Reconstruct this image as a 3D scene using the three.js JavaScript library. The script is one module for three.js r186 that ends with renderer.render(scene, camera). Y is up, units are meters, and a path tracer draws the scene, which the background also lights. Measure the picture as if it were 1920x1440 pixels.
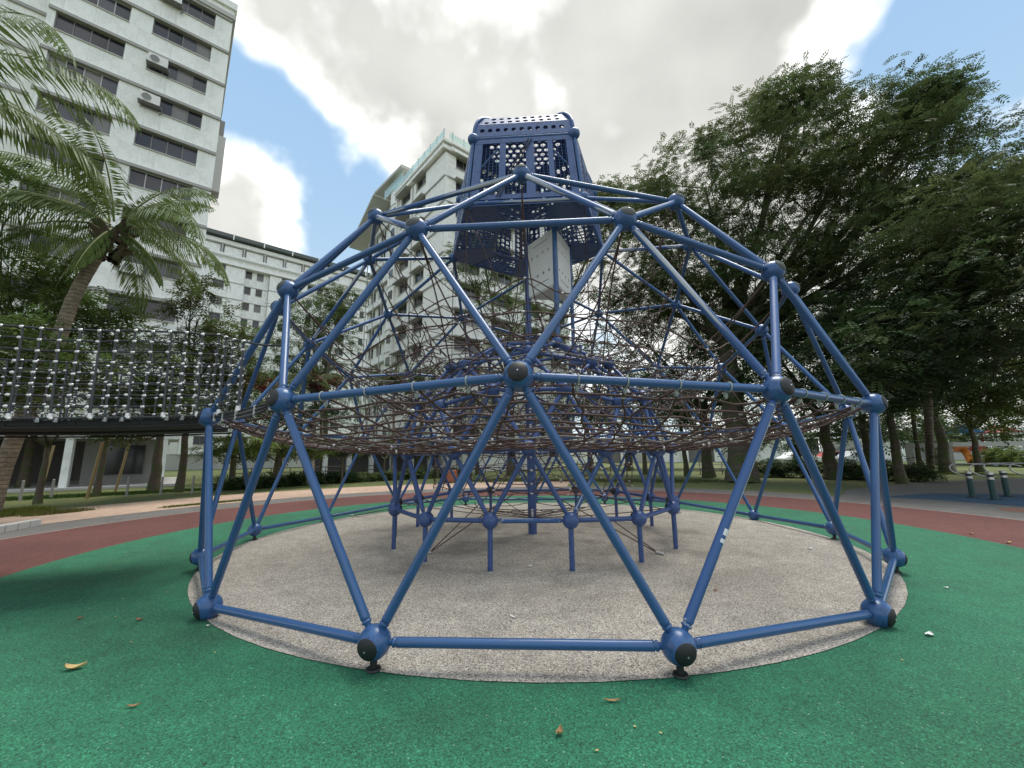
import * as THREE from 'three';
import { mergeGeometries } from 'three/addons/utils/BufferGeometryUtils.js';
import { RoundedBoxGeometry } from 'three/addons/geometries/RoundedBoxGeometry.js';

// ---------- camera, sky, sun, exposure ----------
const scene = new THREE.Scene();
const camera = new THREE.PerspectiveCamera(86.56, 4 / 3, 0.05, 2000);
camera.position.set(0, 1.5, 0);
camera.rotation.set(0.1734, 0.0438, -0.0132, 'YXZ');

function rng(seed) { let a = seed >>> 0; return () => { a = (a + 0x6D2B79F5) | 0; let t = Math.imul(a ^ (a >>> 15), 1 | a); t = (t + Math.imul(t ^ (t >>> 7), 61 | t)) ^ t; return ((t ^ (t >>> 14)) >>> 0) / 4294967296; }; }
function hash3(x, y, z) { let h = Math.imul(x, 374761393) ^ Math.imul(y, 668265263) ^ Math.imul(z, 2147483647 ^ 0x5bd1e995); h = Math.imul(h ^ (h >>> 13), 1274126177); return ((h ^ (h >>> 16)) >>> 0) / 4294967296; }
function vnoise(x, y, z) {
  const xi = Math.floor(x), yi = Math.floor(y), zi = Math.floor(z); let u = x - xi, v = y - yi, w = z - zi;
  u = u * u * (3 - 2 * u); v = v * v * (3 - 2 * v); w = w * w * (3 - 2 * w);
  const L = (a, b, t) => a + (b - a) * t;
  return L(L(L(hash3(xi, yi, zi), hash3(xi + 1, yi, zi), u), L(hash3(xi, yi + 1, zi), hash3(xi + 1, yi + 1, zi), u), v),
    L(L(hash3(xi, yi, zi + 1), hash3(xi + 1, yi, zi + 1), u), L(hash3(xi, yi + 1, zi + 1), hash3(xi + 1, yi + 1, zi + 1), u), v), w);
}
function fbm(x, y, z, o = 4) { let s = 0, a = 0.5, t = 0; for (let i = 0; i < o; i++) { s += a * vnoise(x, y, z); t += a; a *= 0.5; x = x * 2.03 + 7.1; y = y * 2.03 + 3.7; z = z * 2.03 + 1.3; } return s / t; }
const clamp = (v, a = 0, b = 1) => Math.min(b, Math.max(a, v));
const sstep = (a, b, v) => { const t = clamp((v - a) / (b - a)); return t * t * (3 - 2 * t); };

const sunDir = new THREE.Vector3(0.20, 0.94, -0.24).normalize();
{ // broken tropical cloud over blue: air and clouds by direction
  const W = 2048, H = 1024, data = new Float32Array(W * H * 4);
  // cloud masses: direction, angular half-sizes (horizontal, vertical) in radians, weight
  const masses = [
    [[0.098, 0.777, -0.622], 0.46, 0.46, 1.25], [[-0.064, 0.856, -0.513], 0.5, 0.4, 1.0], [[-0.003, 0.676, -0.737], 0.30, 0.24, 0.85], [[0.306, 0.683, -0.664], 0.26, 0.26, 0.9], [[-0.246, 0.766, -0.594], 0.15, 0.16, 0.65],
    [[-0.397, 0.741, -0.541], 0.18, 0.10, 0.6], [[-0.516, 0.519, -0.681], 0.10, 0.11, 1.05], [[-0.563, 0.442, -0.698], 0.12, 0.07, 0.8], [[-0.240, 0.660, -0.712], 0.085, 0.085, 0.5], [[-0.321, 0.708, -0.629], 0.09, 0.06, 0.5],
    [[0.312, 0.484, -0.817], 0.34, 0.24, 0.9], [[0.533, 0.336, -0.776], 0.34, 0.22, 0.8], [[0.669, 0.257, -0.697], 0.30, 0.18, 0.75], [[0.483, 0.660, -0.576], 0.08, 0.06, 0.45], [[0.673, 0.546, -0.499], 0.04, 0.05, 0.45], [[-0.361, 0.575, -0.734], 0.022, 0.035, 0.55],
    [[0.729, 0.186, -0.659], 0.4, 0.2, 0.7], [[-0.695, 0.318, -0.645], 0.35, 0.2, 0.5], [[0.684, 0.475, -0.554], 0.06, 0.035, 0.5],
  ];
  const ms = masses.map(([d, a, b, w]) => { const v = new THREE.Vector3(...d).normalize(); const r = new THREE.Vector3(-v.z, 0, v.x).normalize(); const u = new THREE.Vector3().crossVectors(r, v); return { v, r, u, a, b, w }; });
  // directions kept blue
  const gaps = [[[-0.408, 0.504, -0.761], 0.17, 0.14, 1.0], [[-0.426, 0.625, -0.655], 0.13, 0.10, 0.85], [[-0.507, 0.615, -0.604], 0.09, 0.10, 0.8], [[-0.329, 0.519, -0.789], 0.10, 0.10, 0.6], [[0.621, 0.560, -0.549], 0.19, 0.13, 1.0], [[0.699, 0.447, -0.558], 0.12, 0.08, 0.6], [[0.551, 0.653, -0.520], 0.10, 0.08, 0.5]]
    .map(([d, a, b, w]) => { const v = new THREE.Vector3(...d).normalize(); const r = new THREE.Vector3(-v.z, 0, v.x).normalize(); const u = new THREE.Vector3().crossVectors(r, v); return { v, r, u, a, b, w }; });
  const blob = (m, x, y, z) => { const d = m.v.x * x + m.v.y * y + m.v.z * z; if (d < 0.2) return 0; const p = (m.r.x * x + m.r.z * z) / d / m.a, q = (m.u.x * x + m.u.y * y + m.u.z * z) / d / m.b; return m.w * Math.exp(-(p * p + q * q)); };
  for (let j = 0; j < H; j++) for (let i = 0; i < W; i++) {
    const ph = ((i + 0.5) / W - 0.5) * 2 * Math.PI, th = ((j + 0.5) / H - 0.5) * Math.PI;
    const y = Math.sin(th), c = Math.cos(th), x = c * Math.cos(ph), z = c * Math.sin(ph), k = (j * W + i) * 4;
    const e = Math.max(0, y);
    // clear air
    const t = Math.pow(1 - e, 2.2);
    let r = 0.155 + 0.21 * t, g = 0.258 + 0.18 * t, b = 0.395 + 0.06 * t;
    if (y < -0.02) { r = 0.16; g = 0.17; b = 0.16; }
    else {
      // clouds on a layer overhead so that they flatten toward the horizon
      const inv = 1 / (e + 0.22), px = x * inv, pz = z * inv;
      const n = fbm(px * 1.6 + 11, pz * 1.6 + 4, 2.5, 6), n2 = fbm(px * 5.2 + 3, pz * 5.2 - 9, 7.7, 5);
      const n3 = fbm(x * 6 + 5, y * 6 + 1, z * 6 + 9, 6), n4 = fbm(x * 3 + 15, y * 4 + 1, z * 3 + 2, 4); let d = 0; for (const m of ms) d += blob(m, x, y, z);
      let hole = 0; for (const m of gaps) hole += blob(m, x, y, z);
      const seen = sstep(0.25, -0.35, z / Math.max(c, 1e-3));      // the masses above are those in view; elsewhere broken cloud of the same kind
      const other = (n - 0.42) * 3.2;
      let dens = (Math.min(d, 1.5) * seen + other * (1 - seen) * 0.8) + (n - 0.5) * 0.5 + (n2 - 0.5) * 0.6 + (n3 - 0.5) * 2.3 + (fbm(x * 17, y * 17 + 3, z * 17, 4) - 0.5) * 0.9 - hole - 0.20;
      const cov = sstep(-0.22, 0.66, dens), thick = sstep(0.30, 1.2, dens);
      const lit = 0.76 - 0.40 * thick * (0.55 + 0.45 * seen) + (n3 - 0.5) * 0.34 * (1 - 0.5 * thick) + (n4 - 0.5) * 0.22 * thick;
      const cr = lit * 1.0, cg = lit * 0.995, cb = lit * (0.985 - 0.035 * thick);
      r += (cr - r) * cov; g += (cg - g) * cov; b += (cb - b) * cov;
      const hz = sstep(0.12, 0.0, e) * 0.35; r += (0.6 - r) * hz; g += (0.62 - g) * hz; b += (0.64 - b) * hz;
    }
    data[k] = r; data[k + 1] = g; data[k + 2] = b; data[k + 3] = 1;
  }
  const sky = new THREE.DataTexture(data, W, H, THREE.RGBAFormat, THREE.FloatType);
  sky.mapping = THREE.EquirectangularReflectionMapping; sky.magFilter = THREE.LinearFilter; sky.minFilter = THREE.LinearFilter; sky.colorSpace = THREE.LinearSRGBColorSpace; sky.needsUpdate = true;
  scene.background = sky; scene.environment = sky; scene.backgroundIntensity = 1; scene.environmentIntensity = 1;
}
const sun = new THREE.DirectionalLight(new THREE.Color(1, 0.965, 0.9), 1.5);   // the sun stands behind the bright cloud: soft
sun.position.copy(sunDir).multiplyScalar(120).add(new THREE.Vector3(0, 0, -8)); sun.target.position.set(0, 0, -8); scene.add(sun.target);
sun.castShadow = true; sun.shadow.radius = 55; sun.shadow.mapSize.set(4096, 4096);
Object.assign(sun.shadow.camera, { left: -70, right: 70, top: 70, bottom: -70, near: 1, far: 300 }); scene.add(sun);
const renderer = new THREE.WebGLRenderer({ antialias: true });
renderer.toneMapping = THREE.LinearToneMapping; renderer.toneMappingExposure = 2.2;
renderer.shadowMap.enabled = true; renderer.outputColorSpace = THREE.SRGBColorSpace;

// ---------- helpers ----------
const taken = {};
function numbered(n) { if (taken[n] === undefined) { taken[n] = 0; return n; } taken[n]++; return n + '_' + String(taken[n]).padStart(3, '0'); }
function thing(name, label, category, pos = [0, 0, 0], turn = 0, group) {
  const o = new THREE.Group(); o.name = numbered(name); o.position.set(...pos); o.rotation.y = turn; o.userData = { label, category }; if (group) o.userData.group = group; scene.add(o); return o;
}
function part(parent, name, geo, mat) { const m = new THREE.Mesh(geo, mat); m.name = name; m.castShadow = m.receiveShadow = true; parent.add(m); return m; }
function structure(name, geo, mat) { const m = part(scene, numbered(name), geo, mat); m.userData = { kind: 'structure' }; return m; }
function single(name, geo, mat, label, category, pos, group) { const m = part(scene, numbered(name), geo, mat); if (pos) m.position.set(...pos); m.userData = { label, category }; if (group) m.userData.group = group; return m; }
const V3 = (x, y, z) => new THREE.Vector3(x, y, z);
const std = (c, rough = 0.8, o = {}) => new THREE.MeshStandardMaterial({ color: new THREE.Color().setRGB(...c), roughness: rough, ...o });
const boxCache = new Map();
function box(w, h, d) { const k = w.toFixed(3) + '|' + h.toFixed(3) + '|' + d.toFixed(3); if (!boxCache.has(k)) { const g = new THREE.BoxGeometry(w, h, d), u = g.attributes.uv, off = (boxCache.size * 0.377) % 1; for (let i = 0; i < 24; i++) { const f = i >> 2, su = f < 2 ? d : w, sv = f < 2 ? h : f < 4 ? d : h; u.setXY(i, u.getX(i) * su / 5 + off, u.getY(i) * sv / 5 + off * 0.6); } boxCache.set(k, g); } return boxCache.get(k); }
function boxAt(parent, name, x0, x1, y0, y1, z0, z1, mat) { const m = part(parent, name, box(x1 - x0, y1 - y0, z1 - z0), mat); m.position.set((x0 + x1) / 2, (y0 + y1) / 2, (z0 + z1) / 2); return m; }
function gbox(x0, x1, y0, y1, z0, z1) { const g = new THREE.BoxGeometry(x1 - x0, y1 - y0, z1 - z0); g.translate((x0 + x1) / 2, (y0 + y1) / 2, (z0 + z1) / 2); return g; }
function tube(pts, r, sides = 6, seg) { // pts: Vector3[]; straight polyline or curve
  const path = pts.length === 2 ? new THREE.LineCurve3(pts[0], pts[1]) : new THREE.CatmullRomCurve3(pts, false, 'centripetal');
  return new THREE.TubeGeometry(path, seg || (pts.length === 2 ? 1 : (pts.length - 1) * 3), r, sides, false);
}
function taper(pts, radii, sides = 7) { // tapered limb through points
  const n = pts.length, pos = [], idx = [], uv = [];
  let prev = null;
  for (let i = 0; i < n; i++) {
    const t = V3().subVectors(pts[Math.min(n - 1, i + 1)], pts[Math.max(0, i - 1)]).normalize();
    let a = prev ? prev.clone().addScaledVector(t, -prev.dot(t)) : (Math.abs(t.y) > 0.8 ? V3(1, 0, 0) : V3(0, 1, 0)).cross(t); a.normalize(); prev = a;
    const b = V3().crossVectors(t, a);
    for (let s = 0; s <= sides; s++) { const w = s / sides * Math.PI * 2, p = pts[i].clone().addScaledVector(a, Math.cos(w) * radii[i]).addScaledVector(b, Math.sin(w) * radii[i]); pos.push(p.x, p.y, p.z); uv.push(s / sides, p.y); }
  }
  for (let i = 0; i < n - 1; i++) for (let s = 0; s < sides; s++) { const a = i * (sides + 1) + s, b = a + sides + 1; idx.push(a, b, a + 1, b, b + 1, a + 1); }
  const g = new THREE.BufferGeometry(); g.setAttribute('position', new THREE.Float32BufferAttribute(pos, 3)); g.setAttribute('uv', new THREE.Float32BufferAttribute(uv, 2)); g.setIndex(idx); g.computeVertexNormals(); return g;
}
function spread(parent, name, geo, mat, mats, limit = 300) { // countable small repeats: the nearest as meshes, the rest as one instanced part
  const p = V3(), off = parent.position; const withD = mats.map(m => [p.setFromMatrixPosition(m).add(off).distanceTo(camera.position), m]).sort((a, b) => a[0] - b[0]);
  withD.slice(0, limit).forEach(([, m]) => { const o = part(parent, name, geo, mat); o.matrixAutoUpdate = true; m.decompose(o.position, o.quaternion, o.scale); });
  const rest = withD.slice(limit); if (!rest.length) return;
  const im = new THREE.InstancedMesh(geo, mat, rest.length); rest.forEach(([, m], i) => im.setMatrixAt(i, m)); im.name = name + 's'; im.userData = { kind: 'stuff' }; im.castShadow = im.receiveShadow = true; parent.add(im);
}
const up = V3(0, 1, 0);
const quatTo = d => new THREE.Quaternion().setFromUnitVectors(up, d);

// speckled granule texture: base value plus grains
function grainTexture(size, seed, fn) {
  const d = new Uint8Array(size * size * 4), R = rng(seed);
  for (let j = 0; j < size; j++) for (let i = 0; i < size; i++) { const c = fn(i, j, R); const k = (j * size + i) * 4; d[k] = c[0]; d[k + 1] = c[1]; d[k + 2] = c[2]; d[k + 3] = 255; }
  const t = new THREE.DataTexture(d, size, size, THREE.RGBAFormat); t.wrapS = t.wrapT = THREE.RepeatWrapping; t.magFilter = THREE.LinearFilter; t.minFilter = THREE.LinearMipmapLinearFilter; t.generateMipmaps = true; t.anisotropy = 8; t.needsUpdate = true; return t;
}
const srgbMap = t => { t.colorSpace = THREE.SRGBColorSpace; return t; };
function wrapNoise(i, j, size, cells, z) { // tiling value noise
  const s = size / cells, x = i / s, y = j / s, xi = Math.floor(x), yi = Math.floor(y); let u = x - xi, v = y - yi; u = u * u * (3 - 2 * u); v = v * v * (3 - 2 * v);
  const h = (a, b) => hash3(((a % cells) + cells) % cells, ((b % cells) + cells) % cells, z);
  return (h(xi, yi) * (1 - u) + h(xi + 1, yi) * u) * (1 - v) + (h(xi, yi + 1) * (1 - u) + h(xi + 1, yi + 1) * u) * v;
}

// ---------- ground ----------
const DC = V3(0, 0, -8.3086);   // middle of the dome on the ground
// disc or ring with metre uv and vertex colours for stains
function discGeo(r0, r1, a0, a1, y, stain, center = DC, ringStep = 0.3) {
  const nr = Math.max(1, Math.round((r1 - r0) / ringStep)), na = Math.max(24, Math.round((a1 - a0) * r1 / 0.45)), pos = [], uv = [], col = [], nor = [], idx = [];
  for (let i = 0; i <= nr; i++) for (let j = 0; j <= na; j++) {
    const r = r0 + (r1 - r0) * i / nr, a = a0 + (a1 - a0) * j / na, x = center.x + Math.sin(a) * r, z = center.z + Math.cos(a) * r;
    pos.push(x, y, z); uv.push(x, z); nor.push(0, 1, 0); const c = stain(x, z, r, a); col.push(...c);
  }
  for (let i = 0; i < nr; i++) for (let j = 0; j < na; j++) { const a = i * (na + 1) + j, b = a + na + 1; idx.push(a, b, a + 1, b, b + 1, a + 1); }
  const g = new THREE.BufferGeometry(); g.setAttribute('position', new THREE.Float32BufferAttribute(pos, 3)); g.setAttribute('normal', new THREE.Float32BufferAttribute(nor, 3)); g.setAttribute('uv', new THREE.Float32BufferAttribute(uv, 2)); g.setAttribute('color', new THREE.Float32BufferAttribute(col, 3)); g.setIndex(idx); return g;
}
const TS = 1024, TM = 3.6; // texture tile: 3.6 m
function granules(seed, pal, spread_) { // pal: list of [weight, rgb]
  const tot = pal.reduce((s, p) => s + p[0], 0);
  return srgbMap(grainTexture(TS, seed, (i, j, R) => {
    // grains about 3 to 7 mm: cells jittered two texels wide
    const ci = (i + (hash3(i >> 1, j >> 1, seed) > 0.5 ? 1 : 0)) >> 1, cj = (j + (hash3(i >> 1, j >> 1, seed + 1) > 0.5 ? 1 : 0)) >> 1;
    let h = hash3(ci, cj, seed + 2) * tot, c = pal[0][1]; for (const p of pal) { if (h < p[0]) { c = p[1]; break; } h -= p[0]; }
    const f = 1 + (hash3(ci, cj, seed + 3) - 0.5) * spread_ + (R() - 0.5) * 0.10 + (wrapNoise(i, j, TS, 24, seed) - 0.5) * 0.10;
    return [clamp(c[0] * f, 0, 255), clamp(c[1] * f, 0, 255), clamp(c[2] * f, 0, 255)];
  }));
}
function bumpTex(seed) { return grainTexture(512, seed, (i, j, R) => { const v = 128 + (hash3(i >> 1, j >> 1, seed) - 0.5) * 150 + (R() - 0.5) * 60; return [v, v, v]; }); }
const rep = (t, m) => { t.repeat.set(1 / m, 1 / m); return t; };
const bump = rep(bumpTex(5), 1.6);
const rubber = (map) => new THREE.MeshStandardMaterial({ map: rep(map, TM), vertexColors: true, roughness: 0.93, bumpMap: bump, bumpScale: 0.003 });
const mGreen = rubber(granules(11, [[5, [38, 103, 74]], [3, [29, 87, 61]], [1.4, [52, 121, 90]], [0.7, [22, 64, 47]], [0.04, [120, 146, 128]]], 0.34));
const mGrey = rubber(granules(12, [[4, [164, 156, 144]], [3, [183, 175, 163]], [2.2, [134, 126, 116]], [1.6, [200, 193, 182]], [1.2, [90, 83, 77]]], 0.3));
const mRed = rubber(granules(13, [[5, [100, 59, 53]], [3, [88, 51, 46]], [1, [116, 76, 68]], [0.5, [66, 40, 38]]], 0.35));
const mBlueRub = rubber(granules(14, [[5, [40, 74, 98]], [3, [32, 62, 84]], [1, [60, 92, 112]]], 0.3));
const mOrangeRub = rubber(granules(15, [[5, [126, 84, 64]], [3, [110, 74, 56]], [1, [138, 98, 78]]], 0.3));
const mAsphalt = rubber(granules(16, [[4, [108, 104, 100]], [3, [92, 89, 86]], [2, [124, 120, 114]], [1, [70, 68, 66]]], 0.3));
const mPink = rubber(granules(17, [[4, [184, 156, 136]], [3, [172, 144, 126]], [2, [196, 174, 152]], [1, [152, 128, 112]]], 0.2));
const mGrassSoil = rubber(granules(18, [[5, [88, 104, 52]], [3, [72, 88, 44]], [2, [110, 112, 66]], [2, [104, 90, 66]], [1, [60, 66, 40]]], 0.45));
// dirt and wear as patches with their own outline
function blot(x, z, s, seed, lo, hi) { const n = fbm(x * s + seed, z * s - seed, seed * 1.7, 5); return sstep(lo, hi, n); }
const stainGrey = (x, z, r) => { const d = blot(x, z, 0.9, 3.1, 0.5, 0.72), d2 = blot(x, z, 2.6, 9.4, 0.52, 0.75); // muddy trodden patches, thickest under the nets
  const mud = sstep(5.0, 1.5, r + (fbm(x * 1.3, z * 1.3, 4, 3) - 0.5) * 3.4); const f = 1 - 0.20 * d * (0.4 + mud) - 0.12 * d2 - 0.20 * mud * (0.4 + 0.6 * d2); return [f, f * (1 - 0.02 * mud), f * (1 - 0.05 * mud)]; };
const stainGreen = (x, z) => { const d = blot(x, z, 0.55, 7.7, 0.5, 0.68), d2 = blot(x, z, 1.9, 2.2, 0.55, 0.76), d3 = blot(x, z, 5.5, 6.1, 0.56, 0.8), f = 1.06 - 0.22 * d - 0.17 * d2 - 0.10 * d3; return [f * (1 + 0.25 * d2), f, f * (1 - 0.03 * d)]; };
const stainPlain = (k) => (x, z) => { const d = blot(x, z, 0.5, k, 0.45, 0.7), d2 = blot(x, z, 2.1, k + 5, 0.5, 0.75), f = 1 - 0.16 * d - 0.14 * d2; return [f, f, f]; };

{ // one sheet to the horizon: grass and soil
  const g = discGeo(0, 60, 0, Math.PI * 2, -0.030, (x, z) => { const d = blot(x, z, 0.35, 4.4, 0.42, 0.62), e = blot(x, z, 1.4, 8.8, 0.5, 0.7); return [1 - 0.15 * d + 0.25 * e, 1 - 0.1 * d + 0.08 * e, 1 - 0.2 * d]; }, DC, 1.2);
  structure('lawn', g, mGrassSoil);
  structure('terrain', discGeo(59, 900, 0, Math.PI * 2, -0.034, () => [0.9, 0.95, 0.9], DC, 60), mGrassSoil);
}
const RAD = Math.PI / 180;
structure('asphalt_path', discGeo(10.3, 12.4, 0, Math.PI * 2, -0.020, stainPlain(1.5)), mAsphalt);
// wider paved yard on the right
{
  const sh = new THREE.Shape([[9, -3], [30, -3], [60, 6], [60, 24], [34, 25], [19.5, 21.5], [12.6, 17.4], [9, 13]].map(p => new THREE.Vector2(...p)));
  const g = new THREE.ShapeGeometry(sh); g.rotateX(-Math.PI / 2); const u = g.attributes.position, c = []; const uv = []; for (let i = 0; i < u.count; i++) { uv.push(u.getX(i), u.getZ(i)); c.push(1, 1, 1); } g.setAttribute('uv', new THREE.Float32BufferAttribute(uv, 2)); g.setAttribute('color', new THREE.Float32BufferAttribute(c, 3)); g.translate(0, -0.024, 0); structure('paved_yard', g, mAsphalt);
}
structure('concrete_path', discGeo(12.15, 16.0, 172 * RAD, 300 * RAD, -0.016, stainPlain(2.5)), mPink);
structure('red_track', discGeo(7.3, 10.55, 0, Math.PI * 2, -0.012, stainPlain(3.5)), mRed);
{ // pale painted edge line of the red track
  structure('painted_line', discGeo(10.55, 10.60, 0, Math.PI * 2, -0.0115, (x, z) => { const f = 0.7 + 0.3 * fbm(x * 3, z * 3, 2, 3); return [f, f, f]; }, DC, 0.05), rubber(granules(19, [[1, [176, 164, 152]], [1, [150, 138, 128]]], 0.2)));
}
structure('green_rubber_floor', discGeo(5.1, 7.62, 0, Math.PI * 2, -0.006, stainGreen), mGreen);
structure('grey_rubber_floor', discGeo(0, 5.27, 0, Math.PI * 2, 0, stainGrey, DC, 0.16), mGrey);
// the coloured floor of the fitness yard
{
  const strip = (name, pts, y, mat) => { const sh = new THREE.Shape(pts.map(p => new THREE.Vector2(p[0], -p[2]))); const g = new THREE.ShapeGeometry(sh, 24); g.rotateX(-Math.PI / 2); const u = g.attributes.position, uv = [], c = []; for (let i = 0; i < u.count; i++) { uv.push(u.getX(i), u.getZ(i)); c.push(1, 1, 1); } g.setAttribute('uv', new THREE.Float32BufferAttribute(uv, 2)); g.setAttribute('color', new THREE.Float32BufferAttribute(c, 3)); g.translate(0, y, 0); structure(name, g, mat); };
  strip('blue_rubber_floor', [[11.66, 0.00, -14.67], [12.52, 0.00, -13.59], [13.14, 0.00, -11.93], [13.62, -0.00, -10.47], [17.45, 0.00, -13.34], [16.57, 0.00, -14.96], [14.23, 0.00, -15.59]], -0.016, mBlueRub);
  strip('orange_rubber_floor', [[12.16, 0.00, -11.65], [12.92, 0.00, -11.28], [13.19, 0.00, -10.15], [12.31, -0.00, -9.50], [12.07, 0.00, -10.55], [11.75, 0.00, -11.14]], -0.016, mOrangeRub);
}

// ---------- climbing dome ----------
const PH = -0.0164, R0 = 5.3363, C0 = 1.0988, RI = 2.6820, CI = 1.0931, PHI = -0.012;
function geodesic() { // frequency three icosahedron, a vertex at the top
  const gl = Math.atan(0.5), Vs = [[0, 1, 0]];
  for (let k = 0; k < 5; k++) { const a = (36 + 72 * k) * RAD; Vs.push([Math.cos(gl) * Math.sin(a), Math.sin(gl), Math.cos(gl) * Math.cos(a)]); }
  for (let k = 0; k < 5; k++) { const a = 72 * k * RAD; Vs.push([Math.cos(gl) * Math.sin(a), -Math.sin(gl), Math.cos(gl) * Math.cos(a)]); }
  Vs.push([0, -1, 0]);
  const P = Vs.map(v => V3(...v)), ed = 2 * Math.sin(Math.atan(2) / 2) * 1.01, N = [], E = new Set();
  const add = p => { p.normalize(); const i = N.findIndex(q => q.distanceTo(p) < 1e-5); if (i >= 0) return i; N.push(p); return N.length - 1; };
  for (let i = 0; i < 12; i++) for (let j = 0; j < i; j++) for (let k = 0; k < j; k++) {
    if (Math.max(P[i].distanceTo(P[j]), P[j].distanceTo(P[k]), P[i].distanceTo(P[k])) > ed) continue;
    const id = {}; for (let a = 0; a < 4; a++) for (let b = 0; b < 4 - a; b++) id[a + ',' + b] = add(V3().addScaledVector(P[i], a).addScaledVector(P[j], b).addScaledVector(P[k], 3 - a - b));
    for (const q in id) { const [a, b] = q.split(',').map(Number); for (const [da, db] of [[1, 0], [0, 1], [1, -1]]) { const o = id[(a + da) + ',' + (b + db)]; if (o !== undefined) E.add([id[q], o].sort((x, y) => x - y).join(',')); } }
  }
  return { N, E: [...E].map(s => s.split(',').map(Number)) };
}
const GEO = geodesic();
const ringOf = v => { const l = Math.asin(v.y) / RAD; return l < -18 ? -1 : l < -1 ? 0 : l < 18 ? 1 : l < 40 ? 2 : l < 60 ? 3 : l < 80 ? 4 : 5; };
const azOf = v => Math.atan2(v.x, v.z) / RAD;
function placed(R, C, ph) { const q = new THREE.Quaternion().setFromAxisAngle(up, ph); return GEO.N.map(n => { const d = n.clone().applyQuaternion(q); return { d, p: d.clone().multiplyScalar(R).add(V3(0, C, 0)), ring: ringOf(n), az: azOf(n) }; }); }
const outer = placed(R0, C0, PH), inner = placed(RI, CI, PHI);
const nodeAt = (set, ring, az) => set.filter(n => n.ring === ring).reduce((b, n) => { const da = Math.abs(((n.az - az + 540) % 360) - 180); return !b || da < b[0] ? [da, n] : b; }, null)[1];

// blue paint, with wear where the photograph shows it
const scratchTex = srgbMap(grainTexture(512, 71, (i, j) => { const n = wrapNoise(i, j, 512, 16, 3) * 0.55 + wrapNoise(i, j, 512, 64, 5) * 0.3 + wrapNoise(i, j, 512, 160, 6) * 0.15; const f = 1 - 0.16 * sstep(0.5, 0.75, n) - 0.05 * sstep(0.5, 0.25, n), sc = sstep(0.70, 0.73, wrapNoise(i * 3 % 512, j, 512, 128, 21) * 0.6 + wrapNoise(i, j, 512, 20, 22) * 0.4) * 0.5; return [255 * f + (250 - 255 * f) * sc, 255 * f * (1 - sc * 0.1), 255 * f * (1 - sc * 0.2)]; }));
const chipTex = srgbMap(grainTexture(512, 72, (i, j) => { const n = wrapNoise(i, j, 512, 10, 13) * 0.5 + wrapNoise(i, j, 512, 34, 15) * 0.3 + wrapNoise(i, j, 512, 110, 16) * 0.2; const w = sstep(0.60, 0.625, n), e = sstep(0.56, 0.60, n) * (1 - w); return [54 + 116 * w - 14 * e, 88 + 86 * w - 18 * e, 138 + 40 * w - 18 * e]; }));
const mBlue = std([0.038, 0.106, 0.260], 0.28, { map: scratchTex });
const mBlueInner = std([0.048, 0.094, 0.255], 0.33, { map: scratchTex });
const mBlueChip = new THREE.MeshStandardMaterial({ map: chipTex, roughness: 0.5 });
const mBlueDark = mBlue;
const mCap = std([0.012, 0.013, 0.014], 0.55), mCapTop = std([0.075, 0.082, 0.075], 0.85), mSteel = std([0.55, 0.55, 0.54], 0.35, { metalness: 0.85 }), mAlu = std([0.50, 0.49, 0.48], 0.5, { metalness: 0.6 });
const mSticker = std([0.75, 0.75, 0.74], 0.6);

function strutGeo(L, r) { // tube with the coned sleeve and groove at each end
  const p = [[r * 0.66, 0], [r * 0.66, 0.022], [r * 1.0, 0.03], [r * 1.0, 0.042], [r * 0.84, 0.046], [r * 0.84, 0.056], [r * 1.02, 0.060], [r * 1.02, 0.075], [r, 0.080]];
  const pts = [...p.map(q => new THREE.Vector2(q[0], q[1])), ...p.slice().reverse().map(q => new THREE.Vector2(q[0], L - q[1]))];
  const g = new THREE.LatheGeometry(pts, 14); g.translate(0, -L / 2, 0); const uv = g.attributes.uv; for (let i = 0; i < uv.count; i++) uv.setXY(i, uv.getX(i) * 0.25, uv.getY(i) * L * 0.5); return g;
}
const strutCache = new Map();
function strut(parent, a, b, r, ball, mat, name = 'strut') {
  const d = V3().subVectors(b, a), L = d.length() - 2 * ball * 0.93, k = L.toFixed(2) + r; if (!strutCache.has(k)) strutCache.set(k, strutGeo(L, r));
  const m = part(parent, name, strutCache.get(k), mat); m.position.copy(a).add(b).multiplyScalar(0.5); m.quaternion.copy(quatTo(d.normalize())); return m;
}
const ballGeo = new THREE.SphereGeometry(0.118, 32, 24), ballGeoS = new THREE.SphereGeometry(0.112, 28, 20);
const capGeo = (() => { const pts = []; for (let i = 0; i <= 10; i++) { const t = i / 10 * 40 * RAD; pts.push(new THREE.Vector2(Math.sin(t) * 0.1225, Math.cos(t) * 0.1225)); } pts.push(new THREE.Vector2(Math.sin(41 * RAD) * 0.1195, Math.cos(41 * RAD) * 0.1195)); pts.push(new THREE.Vector2(Math.sin(41 * RAD) * 0.115, Math.cos(41 * RAD) * 0.115)); return new THREE.LatheGeometry(pts.reverse(), 28); })();
const boltGeo = new THREE.CylinderGeometry(0.006, 0.007, 0.006, 10);
function ball(parent, n, geo, mat, inward, capMat) {
  const m = part(parent, 'ball', geo, mat); m.position.copy(n.p); m.quaternion.copy(quatTo(inward ? n.d.clone().negate() : n.d));
  part(m, 'cap', capGeo, capMat || mCap); const b = part(m, 'bolt', boltGeo, mSteel); b.position.y = 0.1235; return m;
}
const dome = thing('climbing_dome', 'large blue geodesic tube dome with ball joints and black end caps', 'climbing frame', [0, 0, DC.z]);
outer.forEach(n => { if (n.ring >= 0 && n.ring <= 4) ball(dome, n, ballGeo, mBlue, false, n.ring >= 2 ? mCapTop : mCap); });
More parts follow.
